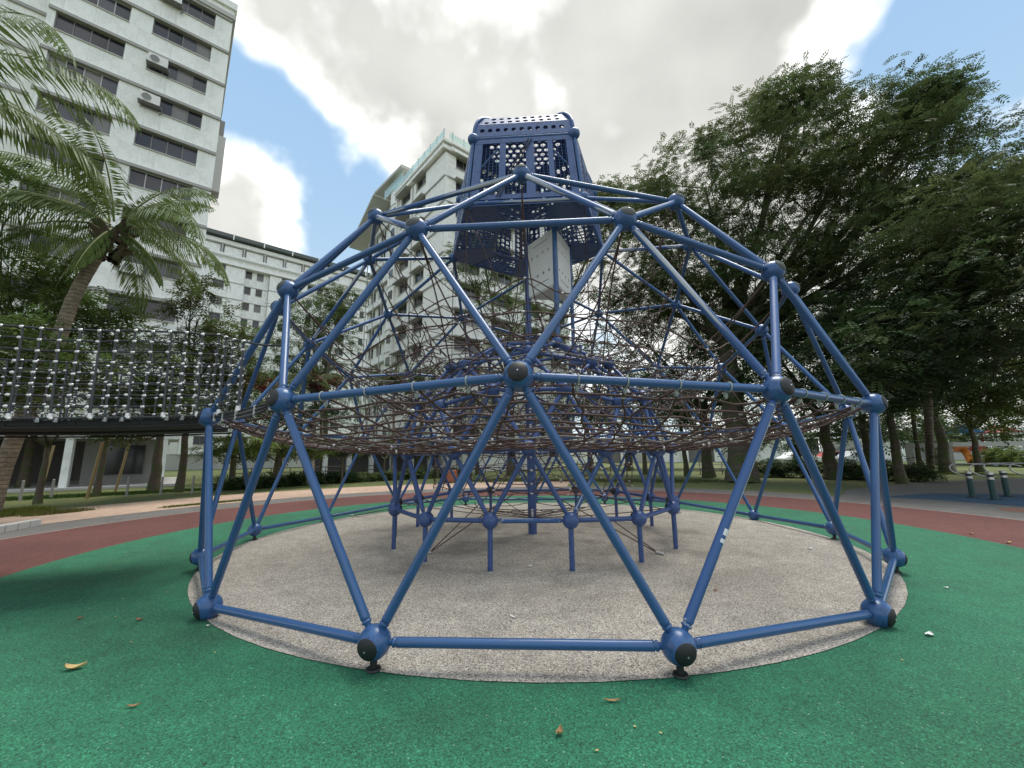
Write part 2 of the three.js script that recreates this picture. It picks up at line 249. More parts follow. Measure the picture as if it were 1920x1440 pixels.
const isEdge = (a, b, r1, z1, r2, z2) => (a === nodeAt(outer, r1, z1) && b === nodeAt(outer, r2, z2)) || (b === nodeAt(outer, r1, z1) && a === nodeAt(outer, r2, z2));
const entrance = [nodeAt(outer, 1, -24), nodeAt(outer, 1, -48)];
GEO.E.forEach(([i, j]) => {
  const a = outer[i], b = outer[j]; if (a.ring < 0 || b.ring < 0 || a.ring > 4 || b.ring > 4) return;
  if (entrance.includes(a) && entrance.includes(b)) return;   // rope entry to the bridge
  const chipped = isEdge(a, b, 2, 14, 1, 24) || isEdge(a, b, 2, 36, 1, 24) || isEdge(a, b, 2, -12, 3, -36) || hash3(i, j, 9) < 0.13;
  strut(dome, a.p, b.p, 0.036, 0.118, chipped ? mBlueChip : mBlue);
});
// short feet below the balls that stand clear of the floor
const footGeo = new THREE.CylinderGeometry(0.026, 0.026, 1, 12), footPlate = new THREE.CylinderGeometry(0.05, 0.055, 0.012, 16);
outer.filter(n => n.ring === 0 && n.p.y > 0.13).forEach(n => { const f = part(dome, 'foot', footGeo, mCap); f.scale.y = n.p.y - 0.09; f.position.set(n.p.x, (n.p.y - 0.09) / 2 + 0.001, n.p.z); const q = part(f, 'foot_plate', footPlate, mCap); q.position.y = -0.5 + 0.008 / f.scale.y; q.scale.y = 1 / f.scale.y; });
// worn white stickers on one leg and flaked primer on one upright
{ const a = nodeAt(outer, 1, 24).p, b = nodeAt(outer, 0, 12).p, d = V3().subVectors(b, a).normalize();
  [[0.600, 0.05], [0.632, 0.03]].forEach(([t, w]) => { const g = new THREE.CylinderGeometry(0.0372, 0.0372, w, 12, 1, true, -0.7, 1.5); const m = part(dome, 'sticker', g, mSticker); m.position.lerpVectors(a, b, t); m.quaternion.copy(quatTo(d)); }); }

const innerDome = thing('inner_climbing_dome', 'smaller blue ball-jointed dome on short posts inside the large dome', 'climbing frame', [0, 0, DC.z]);
inner.forEach(n => { if (n.ring >= 0 && n.ring <= 4) ball(innerDome, n, ballGeoS, mBlueInner, true); });
GEO.E.forEach(([i, j], k) => { const a = inner[i], b = inner[j]; if (a.ring < 0 || b.ring < 0 || a.ring > 4 || b.ring > 4) return;
  const worn = (a.ring === 0 && b.ring === 0 && Math.abs(a.az) + Math.abs(b.az) < 30) || (a.ring + b.ring === 2 && k % 5 === 0) || (a.ring + b.ring === 1 && k % 9 === 0);
  strut(innerDome, a.p, b.p, 0.033, 0.112, worn ? mBlueChip : mBlueInner); });
inner.filter(n => n.ring === 0).forEach(n => { const h = n.p.y - 0.1, m = part(innerDome, 'post', strutCache.get('post' + h.toFixed(2)) || strutCache.set('post' + h.toFixed(2), new THREE.CylinderGeometry(0.036, 0.036, h, 14)).get('post' + h.toFixed(2)), mBlueInner); m.position.set(n.p.x, h / 2 + 0.001, n.p.z); });

// ---------- rope nets ----------
const ropeTex = srgbMap(grainTexture(128, 81, (i, j, R) => { const tw = Math.sin((i * 2 + j * 3) / 128 * Math.PI * 2 * 8) * 0.5 + 0.5; const f = 0.62 + 0.38 * tw; const w = R() > 0.94 ? 1.6 : 1; return [94 * f * w, 72 * f * w, 65 * f * w]; }));
const mRope = new THREE.MeshStandardMaterial({ map: ropeTex, roughness: 0.85 }), mRopeWorn = std([0.17, 0.15, 0.145], 0.8), mRopeDark = std([0.030, 0.032, 0.036], 0.85);
const net = thing('climbing_net', 'brown rope climbing nets strung between the large and small blue domes', 'rope net', [0, 0, DC.z]);
const clampGeo = new THREE.SphereGeometry(1, 8, 6); clampGeo.scale(0.017, 0.026, 0.017);
const clampMats = []; const RN = rng(501);
const clampAt = (p, d) => clampMats.push(new THREE.Matrix4().compose(p, quatTo(d.clone().normalize()), V3(1, 1, 1)));
const ropeMat = () => (RN() < 0.06 ? mRopeWorn : mRope);
function sagRope(a, b, sag, r = 0.009, nm = 'rope', mid = 0) { const pts = []; const n = 4; for (let i = 0; i <= n; i++) { const t = i / n, p = V3().lerpVectors(a, b, t); p.y -= sag * 4 * t * (1 - t); pts.push(p); } return part(net, nm, tube(pts, r, 5, 8), ropeMat()); }
const ringPts = (set, ring) => set.filter(n => n.ring === ring).sort((a, b) => a.az - b.az);
// point on a closed polygon of nodes by azimuth
function onRing(nodes, az) { const ext = nodes.map(n => [n.az, n.p]); const a = ((az + 180) % 360 + 360) % 360 - 180; let lo = ext[ext.length - 1], hi = ext[0], l = lo[0] - 360, h = hi[0];
  for (let i = 0; i < ext.length; i++) if (ext[i][0] <= a) { lo = ext[i]; l = lo[0]; hi = ext[(i + 1) % ext.length]; h = hi[0] < l ? hi[0] + 360 : hi[0]; } return V3().lerpVectors(lo[1], hi[1], clamp((a - l) / (h - l))); }
{
  const o1 = ringPts(outer, 1), i1 = ringPts(inner, 1);
  const surf = (az, t) => { const a = onRing(o1, az), b = onRing(i1, az), p = V3().lerpVectors(a, b, t); p.y -= 0.16 * Math.sin(Math.PI * Math.pow(t, 0.8)) + 0.02 * Math.sin(az * 0.9); return p; };
  // radial ropes, three to a bay, that pair up into diamonds
  const ND = 75, NT = 12;
  for (let k = 0; k < ND; k++) for (const s of [-1, 1]) {
    const az0 = k * 360 / ND, pts = []; for (let i = 0; i <= NT; i++) { const t = i / NT; const zig = (i % 4 < 2 ? i % 2 : 1 - i % 2) * 0; pts.push(surf(az0 + s * (zig + 9.6 * t) + (RN() - 0.5) * 0.8, 0.012 + t * 0.97)); }
    if (s < 0 && k % 3) continue; part(net, 'rope', tube(pts, 0.0105, 5, 22), ropeMat());
  }
  for (let i = 1; i <= 14; i++) { const t = i / 14.6, pts = []; for (let k = 0; k < 90; k++) pts.push(surf(k * 4 + (i % 2) * 2, t + (k % 2 ? 0.008 : -0.008))); const curve = new THREE.CatmullRomCurve3(pts, true, 'centripetal'); part(net, 'ring_rope', new THREE.TubeGeometry(curve, 220, 0.011, 5, true), ropeMat());
    for (let k = 0; k < 90; k += (i % 2 ? 2 : 3)) clampAt(surf(k * 4 + (i % 2) * 2, t), V3(Math.cos(k * 4 * RAD), 0, -Math.sin(k * 4 * RAD))); }
  // lashings of the net to the blue rim: pale sleeves round the tube
  const lash = new THREE.TorusGeometry(0.0395, 0.0065, 8, 16); const hook = new THREE.SphereGeometry(1, 10, 8); hook.scale(0.018, 0.034, 0.018);
  const mLash = std([0.30, 0.33, 0.31], 0.55);
  for (let k = 0; k < 15; k++) { const a = o1[k].p, b = o1[(k + 1) % 15].p, d = V3().subVectors(b, a).normalize(); if (entrance.includes(o1[k]) && entrance.includes(o1[(k + 1) % 15])) continue;
    for (const t of [0.2, 0.4, 0.6, 0.8]) { const p = V3().lerpVectors(a, b, t + (RN() - 0.5) * 0.03); const m = part(net, 'rim_clamp', lash, mLash); m.position.copy(p); m.quaternion.setFromUnitVectors(V3(0, 0, 1), d); const h = part(m, 'thimble', hook, mLash); const loc = V3(-p.x * 0.008, -0.062, -p.z * 0.008); h.position.copy(loc.applyQuaternion(m.quaternion.clone().invert())); h.quaternion.copy(m.quaternion.clone().invert()); } }
  // rope rim over the entry, several strands
  const ea = nodeAt(outer, 1, -24).p, eb = nodeAt(outer, 1, -48).p;
  for (let k = 0; k < 5; k++) { const pts = []; for (let i = 0; i <= 6; i++) { const t = i / 6, p = V3().lerpVectors(ea, eb, t); p.y -= 0.05 * Math.sin(Math.PI * t) + (k - 2) * 0.022 * Math.sin(Math.PI * Math.min(1, t * 1.2)); p.x += (k % 2) * 0.02; pts.push(p); } part(net, 'rim_rope', tube(pts, 0.012, 6, 16), k % 2 ? mRopeWorn : mRopeDark); for (const t of [0.12, 0.3, 0.55, 0.75, 0.9]) clampAt(V3().lerpVectors(ea, eb, t).add(V3(0, -0.05 * Math.sin(Math.PI * t) - (k - 2) * 0.02, 0)), V3().subVectors(eb, ea)); }

  // upper space net: from the shoulder of the large dome down to the top of the small one
  const i2 = ringPts(inner, 2), i3 = ringPts(inner, 3), o2 = ringPts(outer, 2), o3 = ringPts(outer, 3);
  const cone = (R, az, t, drop) => { const a = onRing(R[0], az), b = onRing(R[1], az), p = V3().lerpVectors(a, b, t); p.y -= drop * Math.sin(Math.PI * t); return p; };
  for (const [R, n, drop, rings, sh] of [[[o2, i2], 30, 0.30, [0.34, 0.46, 0.57, 0.67, 0.76, 0.84, 0.91], 0], [[o3, i3], 20, 0.42, [0.42, 0.54, 0.65, 0.75, 0.84, 0.92], 6]]) {
    R[0].forEach(nd => { for (const s of [-1, 1]) { const pts = []; for (let i = 0; i <= 8; i++) { const t = i / 8; pts.push(cone(R, nd.az + s * 13 * t * t, 0.03 + 0.95 * t, drop)); } part(net, 'rope', tube(pts, 0.009, 5, 16), ropeMat()); } });
    for (let k = 0; k < n; k++) { const az = k * 360 / n + sh, pts = []; for (let i = 0; i <= 5; i++) pts.push(cone(R, az + (i % 2 ? 4 : -4) + (RN() - 0.5) * 3, 0.42 + 0.56 * i / 5, drop)); part(net, 'rope', tube(pts, 0.0085, 5, 15), ropeMat()); }
    rings.forEach((t, q) => { const pts = [], m = 30; for (let k = 0; k < m; k++) pts.push(cone(R, k * 360 / m + q * 3, t + (k % 2 ? 0.022 : -0.022), drop)); part(net, 'ring_rope', new THREE.TubeGeometry(new THREE.CatmullRomCurve3(pts, true, 'centripetal', 0.5), 150, 0.0105, 5, true), ropeMat()); for (let k = 0; k < m; k++) clampAt(pts[k], V3(pts[k].z, 0, -pts[k].x)); });
  }
  // vertical ties between the floor net and the upper net, leaning both ways
  for (let k = 0; k < 60; k++) { const az = k * 6; const a = surf(az, 0.42 + 0.5 * ((k * 7) % 10) / 10), b = cone([o2, i2], az + (RN() - 0.5) * 26, 0.45 + 0.45 * ((k * 3) % 10) / 10, 0.3); sagRope(a, b, 0.02, 0.008); clampAt(a, V3(0, 1, 0)); clampAt(b, V3(0, 1, 0)); }
  for (let k = 0; k < 40; k++) { const az = k * 9; const a = cone([o2, i2], az, 0.5 + 0.4 * ((k * 7) % 10) / 10, 0.3), b = cone([o3, i3], az + (RN() - 0.5) * 30, 0.45 + 0.5 * ((k * 3) % 10) / 10, 0.42); sagRope(a, b, 0.02, 0.008); clampAt(b, V3(0, 1, 0)); }
  // long ropes from the highest ring to the small dome and the mast
  ringPts(outer, 3).forEach((nd, k) => { sagRope(nd.p, V3(0, 3.9, 0), 0.25); });
  ringPts(outer, 4).forEach((nd, k) => { sagRope(nd.p.clone().setY(nd.p.y - 0.06), nodeAt(inner, 3, nd.az + 18).p, 0.05); sagRope(nd.p.clone().setY(nd.p.y - 0.06), nodeAt(inner, 3, nd.az - 18).p, 0.05); });
  // webs inside the small dome: shells round the mast
  for (const [f, n] of [[0.72, 20], [0.46, 15]]) {
    for (let k = 0; k < n; k++) { const az = k * 360 / n * RAD, pts = []; for (let i = 0; i <= 7; i++) { const e = (-8 + 80 * i / 7) * RAD; pts.push(V3(Math.sin(az + (i % 2) * 0.12) * RI * f * Math.cos(e), CI + RI * f * Math.sin(e) + 0.1, Math.cos(az + (i % 2) * 0.12) * RI * f * Math.cos(e))); } part(net, 'rope', tube(pts, 0.008, 5, 18), ropeMat()); }
    for (let i = 0; i <= 7; i++) { const e = (-8 + 72 * i / 7) * RAD, pts = []; for (let k = 0; k < n; k++) { const a = k * 2 * Math.PI / n; pts.push(V3(Math.sin(a) * RI * f * Math.cos(e), CI + 0.1 + RI * f * Math.sin(e) + (k % 2 ? 0.05 : 0), Math.cos(a) * RI * f * Math.cos(e))); clampAt(pts[k], V3(Math.cos(a), 0, -Math.sin(a))); } part(net, 'ring_rope', new THREE.TubeGeometry(new THREE.CatmullRomCurve3(pts, true), 70, 0.008, 5, true), ropeMat()); }
  }
  i1.forEach((nd, k) => { sagRope(nd.p, V3(0, 1.9, 0), 0.12, 0.008); });
  i2.forEach((nd, k) => { if (k % 2) sagRope(nd.p, V3(0, 1.7 + 0.5 * (k % 3), 0), 0.1, 0.008); });
  // spider web hung low round the mast, tied back to ground anchors
  const web = [[0.45, 0.34], [0.85, 0.42], [1.25, 0.5], [1.6, 0.58]];
  web.forEach(([r, y]) => { const pts = []; for (let k = 0; k < 10; k++) { const a = k * 36 * RAD; pts.push(V3(Math.sin(a) * r * (k % 2 ? 1 : 0.88), y + (k % 2 ? 0.03 : 0), Math.cos(a) * r * (k % 2 ? 1 : 0.88) - 0.3)); } part(net, 'ring_rope', new THREE.TubeGeometry(new THREE.CatmullRomCurve3(pts, true, 'centripetal', 0.2), 60, 0.008, 5, true), ropeMat()); pts.forEach((p, k) => clampAt(p, V3(p.z, 0, -p.x))); });
  for (let k = 0; k < 10; k++) { const a = k * 36 * RAD; sagRope(V3(Math.sin(a) * 0.09, 0.3, Math.cos(a) * 0.09), nodeAt(inner, 0, k * 36).p, 0.03, 0.008); }
  const anchors = [[-1.63, 0.00, -6.62], [1.90, 0.00, -6.58], [-4.67, -0.00, -10.81], [3.75, 0.00, -10.97]];
  anchors.forEach((g, q) => { const p = V3(g[0], 0.012, g[2] - DC.z); const az = Math.atan2(p.x, p.z) / RAD; for (const s of [-22, 30]) { const tgt = nodeAt(inner, 1, az + s).p.clone().multiplyScalar(0.3).add(V3(0, 0.35, 0)); sagRope(p.clone(), tgt, 0.0, 0.009); } const an = part(net, 'ground_anchor', new THREE.CapsuleGeometry(0.02, 0.1, 4, 8), mAlu); an.position.copy(p).setY(0.025); an.quaternion.copy(quatTo(V3(-p.x, 0.15, -p.z).normalize())); });
  spread(net, 'rope_clamp', clampGeo, mAlu, clampMats, 290);
}

// ---------- lookout tower in the middle ----------
const tower = thing('lookout_tower', 'blue lookout cage with perforated roof on masts above the dome', 'play tower', [0, 0, DC.z]);
{
  const mPlate = std([0.068, 0.115, 0.265], 0.42, { map: scratchTex }), mFloor = mPlate, mWhite = std([0.76, 0.75, 0.72], 0.6), mWire = std([0.068, 0.115, 0.265], 0.6), mMast = mBlueInner;
  const pole = (nm, x, z, r, y0, y1, m) => { const o = part(tower, nm, new THREE.CylinderGeometry(r, r, y1 - y0, 20), m); o.position.set(x, (y0 + y1) / 2, z); return o; };
  pole('mast', 0, 0, 0.085, 0.001, 3.75, mBlueInner); pole('mast', 0, 0, 0.062, 3.75, 6.08, mMast);
  const p2 = [0.56, 0.73], p3 = [0.95, -0.14], p1 = [0.0, 0.0];
  pole('mast', ...p2, 0.05, 3.45, 6.08, mBlue); pole('mast', ...p3, 0.04, 3.3, 6.08, mBlue);
  const plat = part(tower, 'step_box', new RoundedBoxGeometry(0.26, 0.42, 0.2, 2, 0.02), mBlueInner); plat.position.set(0.98, 3.55, -0.1);
  // white shaft panels with round and slotted holes
  const panel = (a, b, y0, y1) => { const w = Math.hypot(b[0] - a[0], b[1] - a[1]) - 0.1, h = y1 - y0, s = new THREE.Shape([[0, 0], [w, 0], [w, h], [0, h]].map(p => new THREE.Vector2(...p)));
    for (const v of [0.30, 0.68]) for (let k = 0; k < 4; k++) { const c = new THREE.Path(); c.absarc(w * (0.17 + 0.22 * k), h * v, 0.036, 0, Math.PI * 2, true); s.holes.push(c); }
    for (const v of [0.13, 0.87]) { const c = new THREE.Path([[w * 0.2, h * v], [w * 0.2, h * v + 0.025], [w * 0.8, h * v + 0.025], [w * 0.8, h * v]].map(p => new THREE.Vector2(...p))); s.holes.push(c); }
    const g = new THREE.ExtrudeGeometry(s, { depth: 0.02, bevelEnabled: true, bevelSize: 0.004, bevelThickness: 0.004, bevelSegments: 1, curveSegments: 10 }); g.translate(0.05, y0, -0.01);
    const m = part(tower, 'shaft_panel', g, mWhite); m.position.set(a[0], 0, a[1]); m.rotation.y = -Math.atan2(b[1] - a[1], b[0] - a[0]); };
  panel(p1, p2, 4.82, 6.0); panel(p2, p3, 4.82, 6.0); panel(p1, p3, 4.82, 6.0);
  { const g = new THREE.ExtrudeGeometry(new THREE.Shape([p1, p2, p3].map(p => new THREE.Vector2(p[0], -p[1]))), { depth: 0.02, bevelEnabled: false }); g.rotateX(-Math.PI / 2); g.translate(0, 4.79, 0); part(tower, 'shaft_base', g, mWhite); }
  const az = k => (36 + 72 * k) * RAD + PH, rb = 1.834, yb = 6.105, rt = 1.66, yt = 7.58, rr = 1.08, yr = 8.38;
  const P = (r, y, k) => V3(Math.sin(az(k)) * r, y, Math.cos(az(k)) * r);
  // pentagon floor: solid wedges and a square of netting on each side, seen from below
  for (let k = 0; k < 5; k++) {
    const A = P(rb, 0, k - 1), B = P(rb, 0, k), a0 = A.clone().lerp(B, 0.24), b0 = A.clone().lerp(B, 0.76), a1 = a0.clone().multiplyScalar(0.52), b1 = b0.clone().multiplyScalar(0.52), Ai = A.clone().multiplyScalar(0.46), Bi = B.clone().multiplyScalar(0.46);
    const poly = (nm, ps, y, m, dep = 0.03) => { const g = new THREE.ExtrudeGeometry(new THREE.Shape(ps.map(p => new THREE.Vector2(p.x, -p.z))), { depth: dep, bevelEnabled: false }); g.rotateX(-Math.PI / 2); g.translate(0, y, 0); return part(tower, nm, g, m); };
    const fy = yb - 0.05; poly('floor_plate', [A, a0, a1, Ai], fy, mFloor); poly('floor_plate', [b0, B, Bi, b1], fy, mFloor); if (k !== 1) poly('floor_plate', [Ai, a1, b1, Bi], fy + 0.002, mFloor);
    const ws = []; const n = 7; for (let i = 0; i <= n; i++) { const t = i / n; ws.push(tube([a0.clone().lerp(b0, t).setY(fy), a1.clone().lerp(b1, t).setY(fy)], 0.014, 5)); ws.push(tube([a0.clone().lerp(a1, t).setY(fy), b0.clone().lerp(b1, t).setY(fy)], 0.014, 5)); }
    const gm = part(tower, 'floor_net', mergeGeometries(ws), mWire); gm.userData = { kind: 'stuff' };
    // skirt nets hung between floor corners on the lower side
    const br = part(tower, 'floor_beam', tube([P(rb, yb, k - 1), P(rb, yb, k)], 0.03, 10), mBlueDark);
  }
  // walls
  for (let k = 0; k < 5; k++) {
    const A = P(rb, yb, k - 1), B = P(rb, yb, k), C = P(rt, yt, k), Dd = P(rt, yt, k - 1);
    const O = A.clone().lerp(B, 0.5), T = Dd.clone().lerp(C, 0.5), ex = V3().subVectors(B, A).normalize(), ey = V3().subVectors(T, O), h = ey.length(); ey.normalize(); const ez = V3().crossVectors(ex, ey);
    const wb = A.distanceTo(B) / 2, wt = Dd.distanceTo(C) / 2; const w = new THREE.Group(); const basis = new THREE.Matrix4().makeBasis(ex, ey, ez);
    const put = (nm, g, m) => { g.applyMatrix4(basis); g.translate(O.x, O.y, O.z); return part(tower, nm, g, m); };
    const half = y => wb + (wt - wb) * y / h;
    const trap = (x0, x1, y0, y1, z, holes, dep = 0.025) => { const fx = (x, y) => x * half(y); const s = new THREE.Shape([[fx(x0, y0), y0], [fx(x1, y0), y0], [fx(x1, y1), y1], [fx(x0, y1), y1]].map(p => new THREE.Vector2(...p))); (holes || []).forEach(([cx, cy, r]) => { const c = new THREE.Path(); c.absarc(fx(cx, cy), cy, r, 0, Math.PI * 2, true); s.holes.push(c); }); const g = new THREE.ExtrudeGeometry(s, { depth: dep, bevelEnabled: false, curveSegments: 9 }); g.translate(0, 0, z); return g; };
    const front = k === 0;
    put('bottom_rail', trap(-0.95, 0.95, 0.06, 0.16, 0), mPlate); put('top_rail', trap(-0.95, 0.95, h - 0.14, h - 0.04, 0), mPlate);
    const strips = front ? [[-0.95, -0.80], [-0.46, -0.34], [0.04, 0.20], [0.46, 0.56], [0.82, 0.95]] : [[-0.95, -0.62], [-0.45, -0.05], [0.05, 0.45], [0.62, 0.95]];
    strips.forEach(([a, b], q) => { const holes = []; if (!front) { const cols = Math.max(1, Math.round((b - a) * 7)); for (let i = 0; i < 8; i++) for (let c = 0; c < cols; c++) holes.push([a + (b - a) * (c + 0.5) / cols, 0.27 + i * 0.128 + (c % 2) * 0.03, 0.05]); } put('wall_plate', trap(a, b, 0.163, h - 0.143, -0.003, holes), mPlate); });
    const ws = []; for (let i = 1; i < 26; i++) { const x = -0.95 + 1.9 * i / 26; ws.push(tube([V3(x * half(0.16), 0.16, -0.03), V3(x * half(h - 0.14), h - 0.14, -0.03)], 0.005, 4)); } for (let i = 1; i < 17; i++) { const y = 0.16 + (h - 0.3) * i / 17; ws.push(tube([V3(-0.95 * half(y), y, -0.03), V3(0.95 * half(y), y, -0.03)], 0.005, 4)); }
    const gm = put('wall_net', mergeGeometries(ws), mWire); gm.userData = { kind: 'stuff' };
    if (front) { for (const x of [0.10, 0.16]) put('diagonal_rope', tube([V3(x, h - 0.1, 0.05), V3(x - 0.62, 0.1, 0.06)], 0.012, 6), mRopeDark); put('brace', tube([V3(-0.9 * half(0.75), 0.72, -0.05), V3(-0.5 * half(h), h - 0.2, -0.05)], 0.02, 8), mBlue); put('brace', tube([V3(0.9 * half(0.75), 0.72, -0.05), V3(0.5 * half(h), h - 0.2, -0.05)], 0.02, 8), mBlue); }
    part(tower, 'corner_post', tube([B, C], 0.032, 10), mBlueDark);
    const bl = part(tower, 'ball', ballGeoS, mBlueDark); bl.position.copy(C);
    part(tower, 'top_beam', tube([Dd, C], 0.03, 10), mBlueDark);
    // roof panel, bent in two, perforated
    const roofEdge = (r, y) => [P(r, y, k - 1), P(r, y, k)], e0 = roofEdge(rt * 0.985, yt + 0.05), e1 = roofEdge(1.57, 7.94), e2 = roofEdge(1.38, 8.22), e3 = roofEdge(rr, yr);
    [[e0, e1], [e1, e2], [e2, e3]].forEach(([q0, q1], lv) => { const o = q0[0].clone().lerp(q0[1], 0.5), tt = q1[0].clone().lerp(q1[1], 0.5), rx = V3().subVectors(q0[1], q0[0]), w0 = rx.length() / 2; rx.normalize(); const ry = V3().subVectors(tt, o), hh = ry.length(); ry.normalize(); const rz = V3().crossVectors(rx, ry), w1 = q1[0].distanceTo(q1[1]) / 2;
      const s = new THREE.Shape([[-w0, 0], [w0, 0], [w1, hh], [-w1, hh]].map(p => new THREE.Vector2(...p))); const rows = lv === 1 ? 2 : 1; for (let i = 0; i < rows; i++) { const y = hh * (i + 0.6) / rows, hw = w0 + (w1 - w0) * y / hh, n = Math.floor((hw * 2 - 0.12) / 0.155); for (let c = 0; c < n; c++) { const x = (c - (n - 1) / 2) * 0.155 + (i % 2 ? 0.03 : -0.03); const pa = new THREE.Path(); pa.absarc(x, rows === 1 ? hh / 2 : y - hh * 0.04, 0.048, 0, Math.PI * 2, true); s.holes.push(pa); } }
      const g = new THREE.ExtrudeGeometry(s, { depth: 0.02, bevelEnabled: false, curveSegments: 9 }); g.applyMatrix4(new THREE.Matrix4().makeBasis(rx, ry, rz)); g.translate(o.x, o.y, o.z); part(tower, 'roof_panel', g, mPlate); });
    part(tower, 'roof_rib', tube([C, P(1.61, 7.92, k), P(1.47, 8.17, k), P(1.27, 8.33, k), P(rr, yr + 0.02, k), P(0.85, yr + 0.03, k)], 0.032, 8, 16), mBlueDark);
  }
  { const s = new THREE.Shape(); for (let k = 0; k < 5; k++) { const p = P(rr, 0, k); k ? s.lineTo(p.x, -p.z) : s.moveTo(p.x, -p.z); } for (let i = -6; i <= 6; i++) for (let j = -6; j <= 6; j++) { const hx = (i + (j % 2 ? 0.5 : 0)) * 0.165, hy = j * 0.145; if (Math.hypot(hx, hy) < 0.76) { const c = new THREE.Path(); c.absarc(hx, hy, 0.056, 0, Math.PI * 2, true); s.holes.push(c); } } const g = new THREE.ExtrudeGeometry(s, { depth: 0.02, bevelEnabled: false, curveSegments: 9 }); g.rotateX(-Math.PI / 2); g.translate(0, yr, 0); part(tower, 'roof_panel', g, mPlate); }
}

// ---------- net bridge on the left ----------
{
  const n48 = nodeAt(outer, 1, -48).p, n72 = nodeAt(outer, 1, -72).p;
  const br = thing('net_bridge', 'black rope bridge with net sides leading into the dome from the left', 'rope bridge', [n48.x, 0, DC.z + n48.z]);
  const o = V3(-0.906, 0, 0.42).normalize(), y0 = 2.03, hW = 1.03, L = 5.2;
  const far = V3(n72.x - n48.x, 0, n72.z - n48.z); const mBelt = std([0.010, 0.011, 0.013], 0.75), mCol = std([0.06, 0.062, 0.067], 0.65);
  const clamps = [], big = []; const sag = t => -0.012 * t * (L - t);
  const wall = (base, flare) => {
    const basePt = t => t >= 0 || !flare ? base.clone().addScaledVector(o, t).setY(y0 + sag(t)) : base.clone().addScaledVector(flare, -t).setY(y0 + 0.02 * t);
    const topH = t => t >= 0 ? hW + 0.02 * Math.sin(t * 3) : hW + t * 0.26;
    const step = 0.165, ts = flare ? [-0.97, -0.65, -0.32] : []; for (let t = 0; t < L; t += step) ts.push(t);
    ts.forEach((t, i) => { const lean = 0.06 * Math.sin(i * 1.7); const a = basePt(t + (i % 2 ? 0 : -0.04)), b = basePt(t).setY(basePt(t).y + topH(t)).addScaledVector(o, lean * 0.2); part(br, 'net_upright', tube([a, b], 0.0125, 6), mCol); if (i % 2 === 0) big.push(a.clone()); });
    for (let r = 1; r <= 8; r++) { const pts = ts.map((t, i) => basePt(t).setY(basePt(t).y + topH(t) * r / 8 + 0.006 * Math.sin(i * 2.3 + r))); part(br, 'net_rope', tube(pts, r === 8 ? 0.013 : 0.0105, 5, pts.length * 2), mRopeDark); pts.forEach(p => clamps.push(new THREE.Matrix4().compose(p, quatTo(o), V3(1, 1, 1)))); }
    part(br, 'edge_rope', tube(ts.map(t => basePt(t)), 0.016, 6, 40), mRopeDark); return basePt;
  };
  const ea = nodeAt(outer, 1, -24).p; const fl1 = V3(ea.x - n48.x, 0, ea.z - n48.z).normalize(), fl2 = V3(0.3, 0, 1).multiplyScalar(0).add(V3(0.6, 0, -0.8));
  wall(V3(0, 0, 0), fl1); wall(far, null);
  // floor: rubber belt panels laced edge to edge
  const acr = far.clone(); const n = 9; for (let i = 0; i < n; i++) { const ta = 0.12 + (L - 0.12) * i / n, tb = 0.12 + (L - 0.12) * (i + 1) / n - 0.012; const c = [[0.02, ta], [0.98, ta], [0.98, tb], [0.02, tb]].map(([u, t]) => acr.clone().multiplyScalar(u).addScaledVector(o, t).setY(y0 + sag(t) - 0.025));
    const pos = []; for (const dy of [0.01, -0.05]) c.forEach(p => pos.push(p.x, p.y + dy, p.z)); const g = new THREE.BufferGeometry(); g.setAttribute('position', new THREE.Float32BufferAttribute(pos, 3)); g.setIndex([0, 1, 2, 0, 2, 3, 4, 6, 5, 4, 7, 6, 0, 4, 5, 0, 5, 1, 1, 5, 6, 1, 6, 2, 2, 6, 7, 2, 7, 3, 3, 7, 4, 3, 4, 0]); const gg = g.toNonIndexed(); gg.computeVertexNormals(); part(br, 'belt', gg, mBelt);
    const lp = new RoundedBoxGeometry(0.05, 0.05, 0.03, 2, 0.008); for (const [u, t] of [[0.0, ta + 0.15], [0.0, ta + 0.3], [0.995, ta + 0.12], [0.995, ta + 0.42]]) { const m = part(br, 'belt_clip', lp, mSteelDull()); m.position.copy(acr.clone().multiplyScalar(u).addScaledVector(o, t).setY(y0 + sag(t) - 0.02)); m.rotation.y = -0.43; } }
  // lower carrying ropes
  for (const [u, dy] of [[0.03, -0.095], [0.97, -0.095], [0.5, -0.095]]) { const pts = []; for (let i = 0; i <= 8; i++) { const t = L * i / 8; pts.push(acr.clone().multiplyScalar(u).addScaledVector(o, t).setY(y0 + sag(t) + dy)); } part(br, 'carrier_rope', tube(pts, 0.013, 6, 16), mRopeDark); }
  // top ropes tied to the dome
  { const s = V3().lerpVectors(nodeAt(outer, 1, -24).p, nodeAt(outer, 2, -36).p, 0.43).sub(V3(n48.x, 0, n48.z)); const e = V3().addScaledVector(fl1, 0.97).setY(y0 + hW - 0.27); part(br, 'net_rope', tube([e, V3().lerpVectors(e, s, 0.5).setY((e.y + s.y) / 2 - 0.02), s], 0.011, 6), mRopeDark); }
  const cg = new THREE.SphereGeometry(1, 8, 6); cg.scale(0.019, 0.024, 0.019); const bg = mergeGeometries([new THREE.CylinderGeometry(0.022, 0.026, 0.05, 10).translate(0, 0.03, 0), new THREE.CapsuleGeometry(0.018, 0.05, 3, 8).rotateZ(Math.PI / 2).toNonIndexed()].map(g => g.index ? g.toNonIndexed() : g));
  big.forEach(p => { const m = part(br, 'post_clamp', bg, mAluB()); m.position.copy(p); m.rotation.y = -0.43; });
  spread(br, 'rope_clamp', cg, mAluB(), clamps, 290);
}
function mAluB() { return mAluB.m || (mAluB.m = std([0.72, 0.71, 0.69], 0.45, { metalness: 0.45 })); }
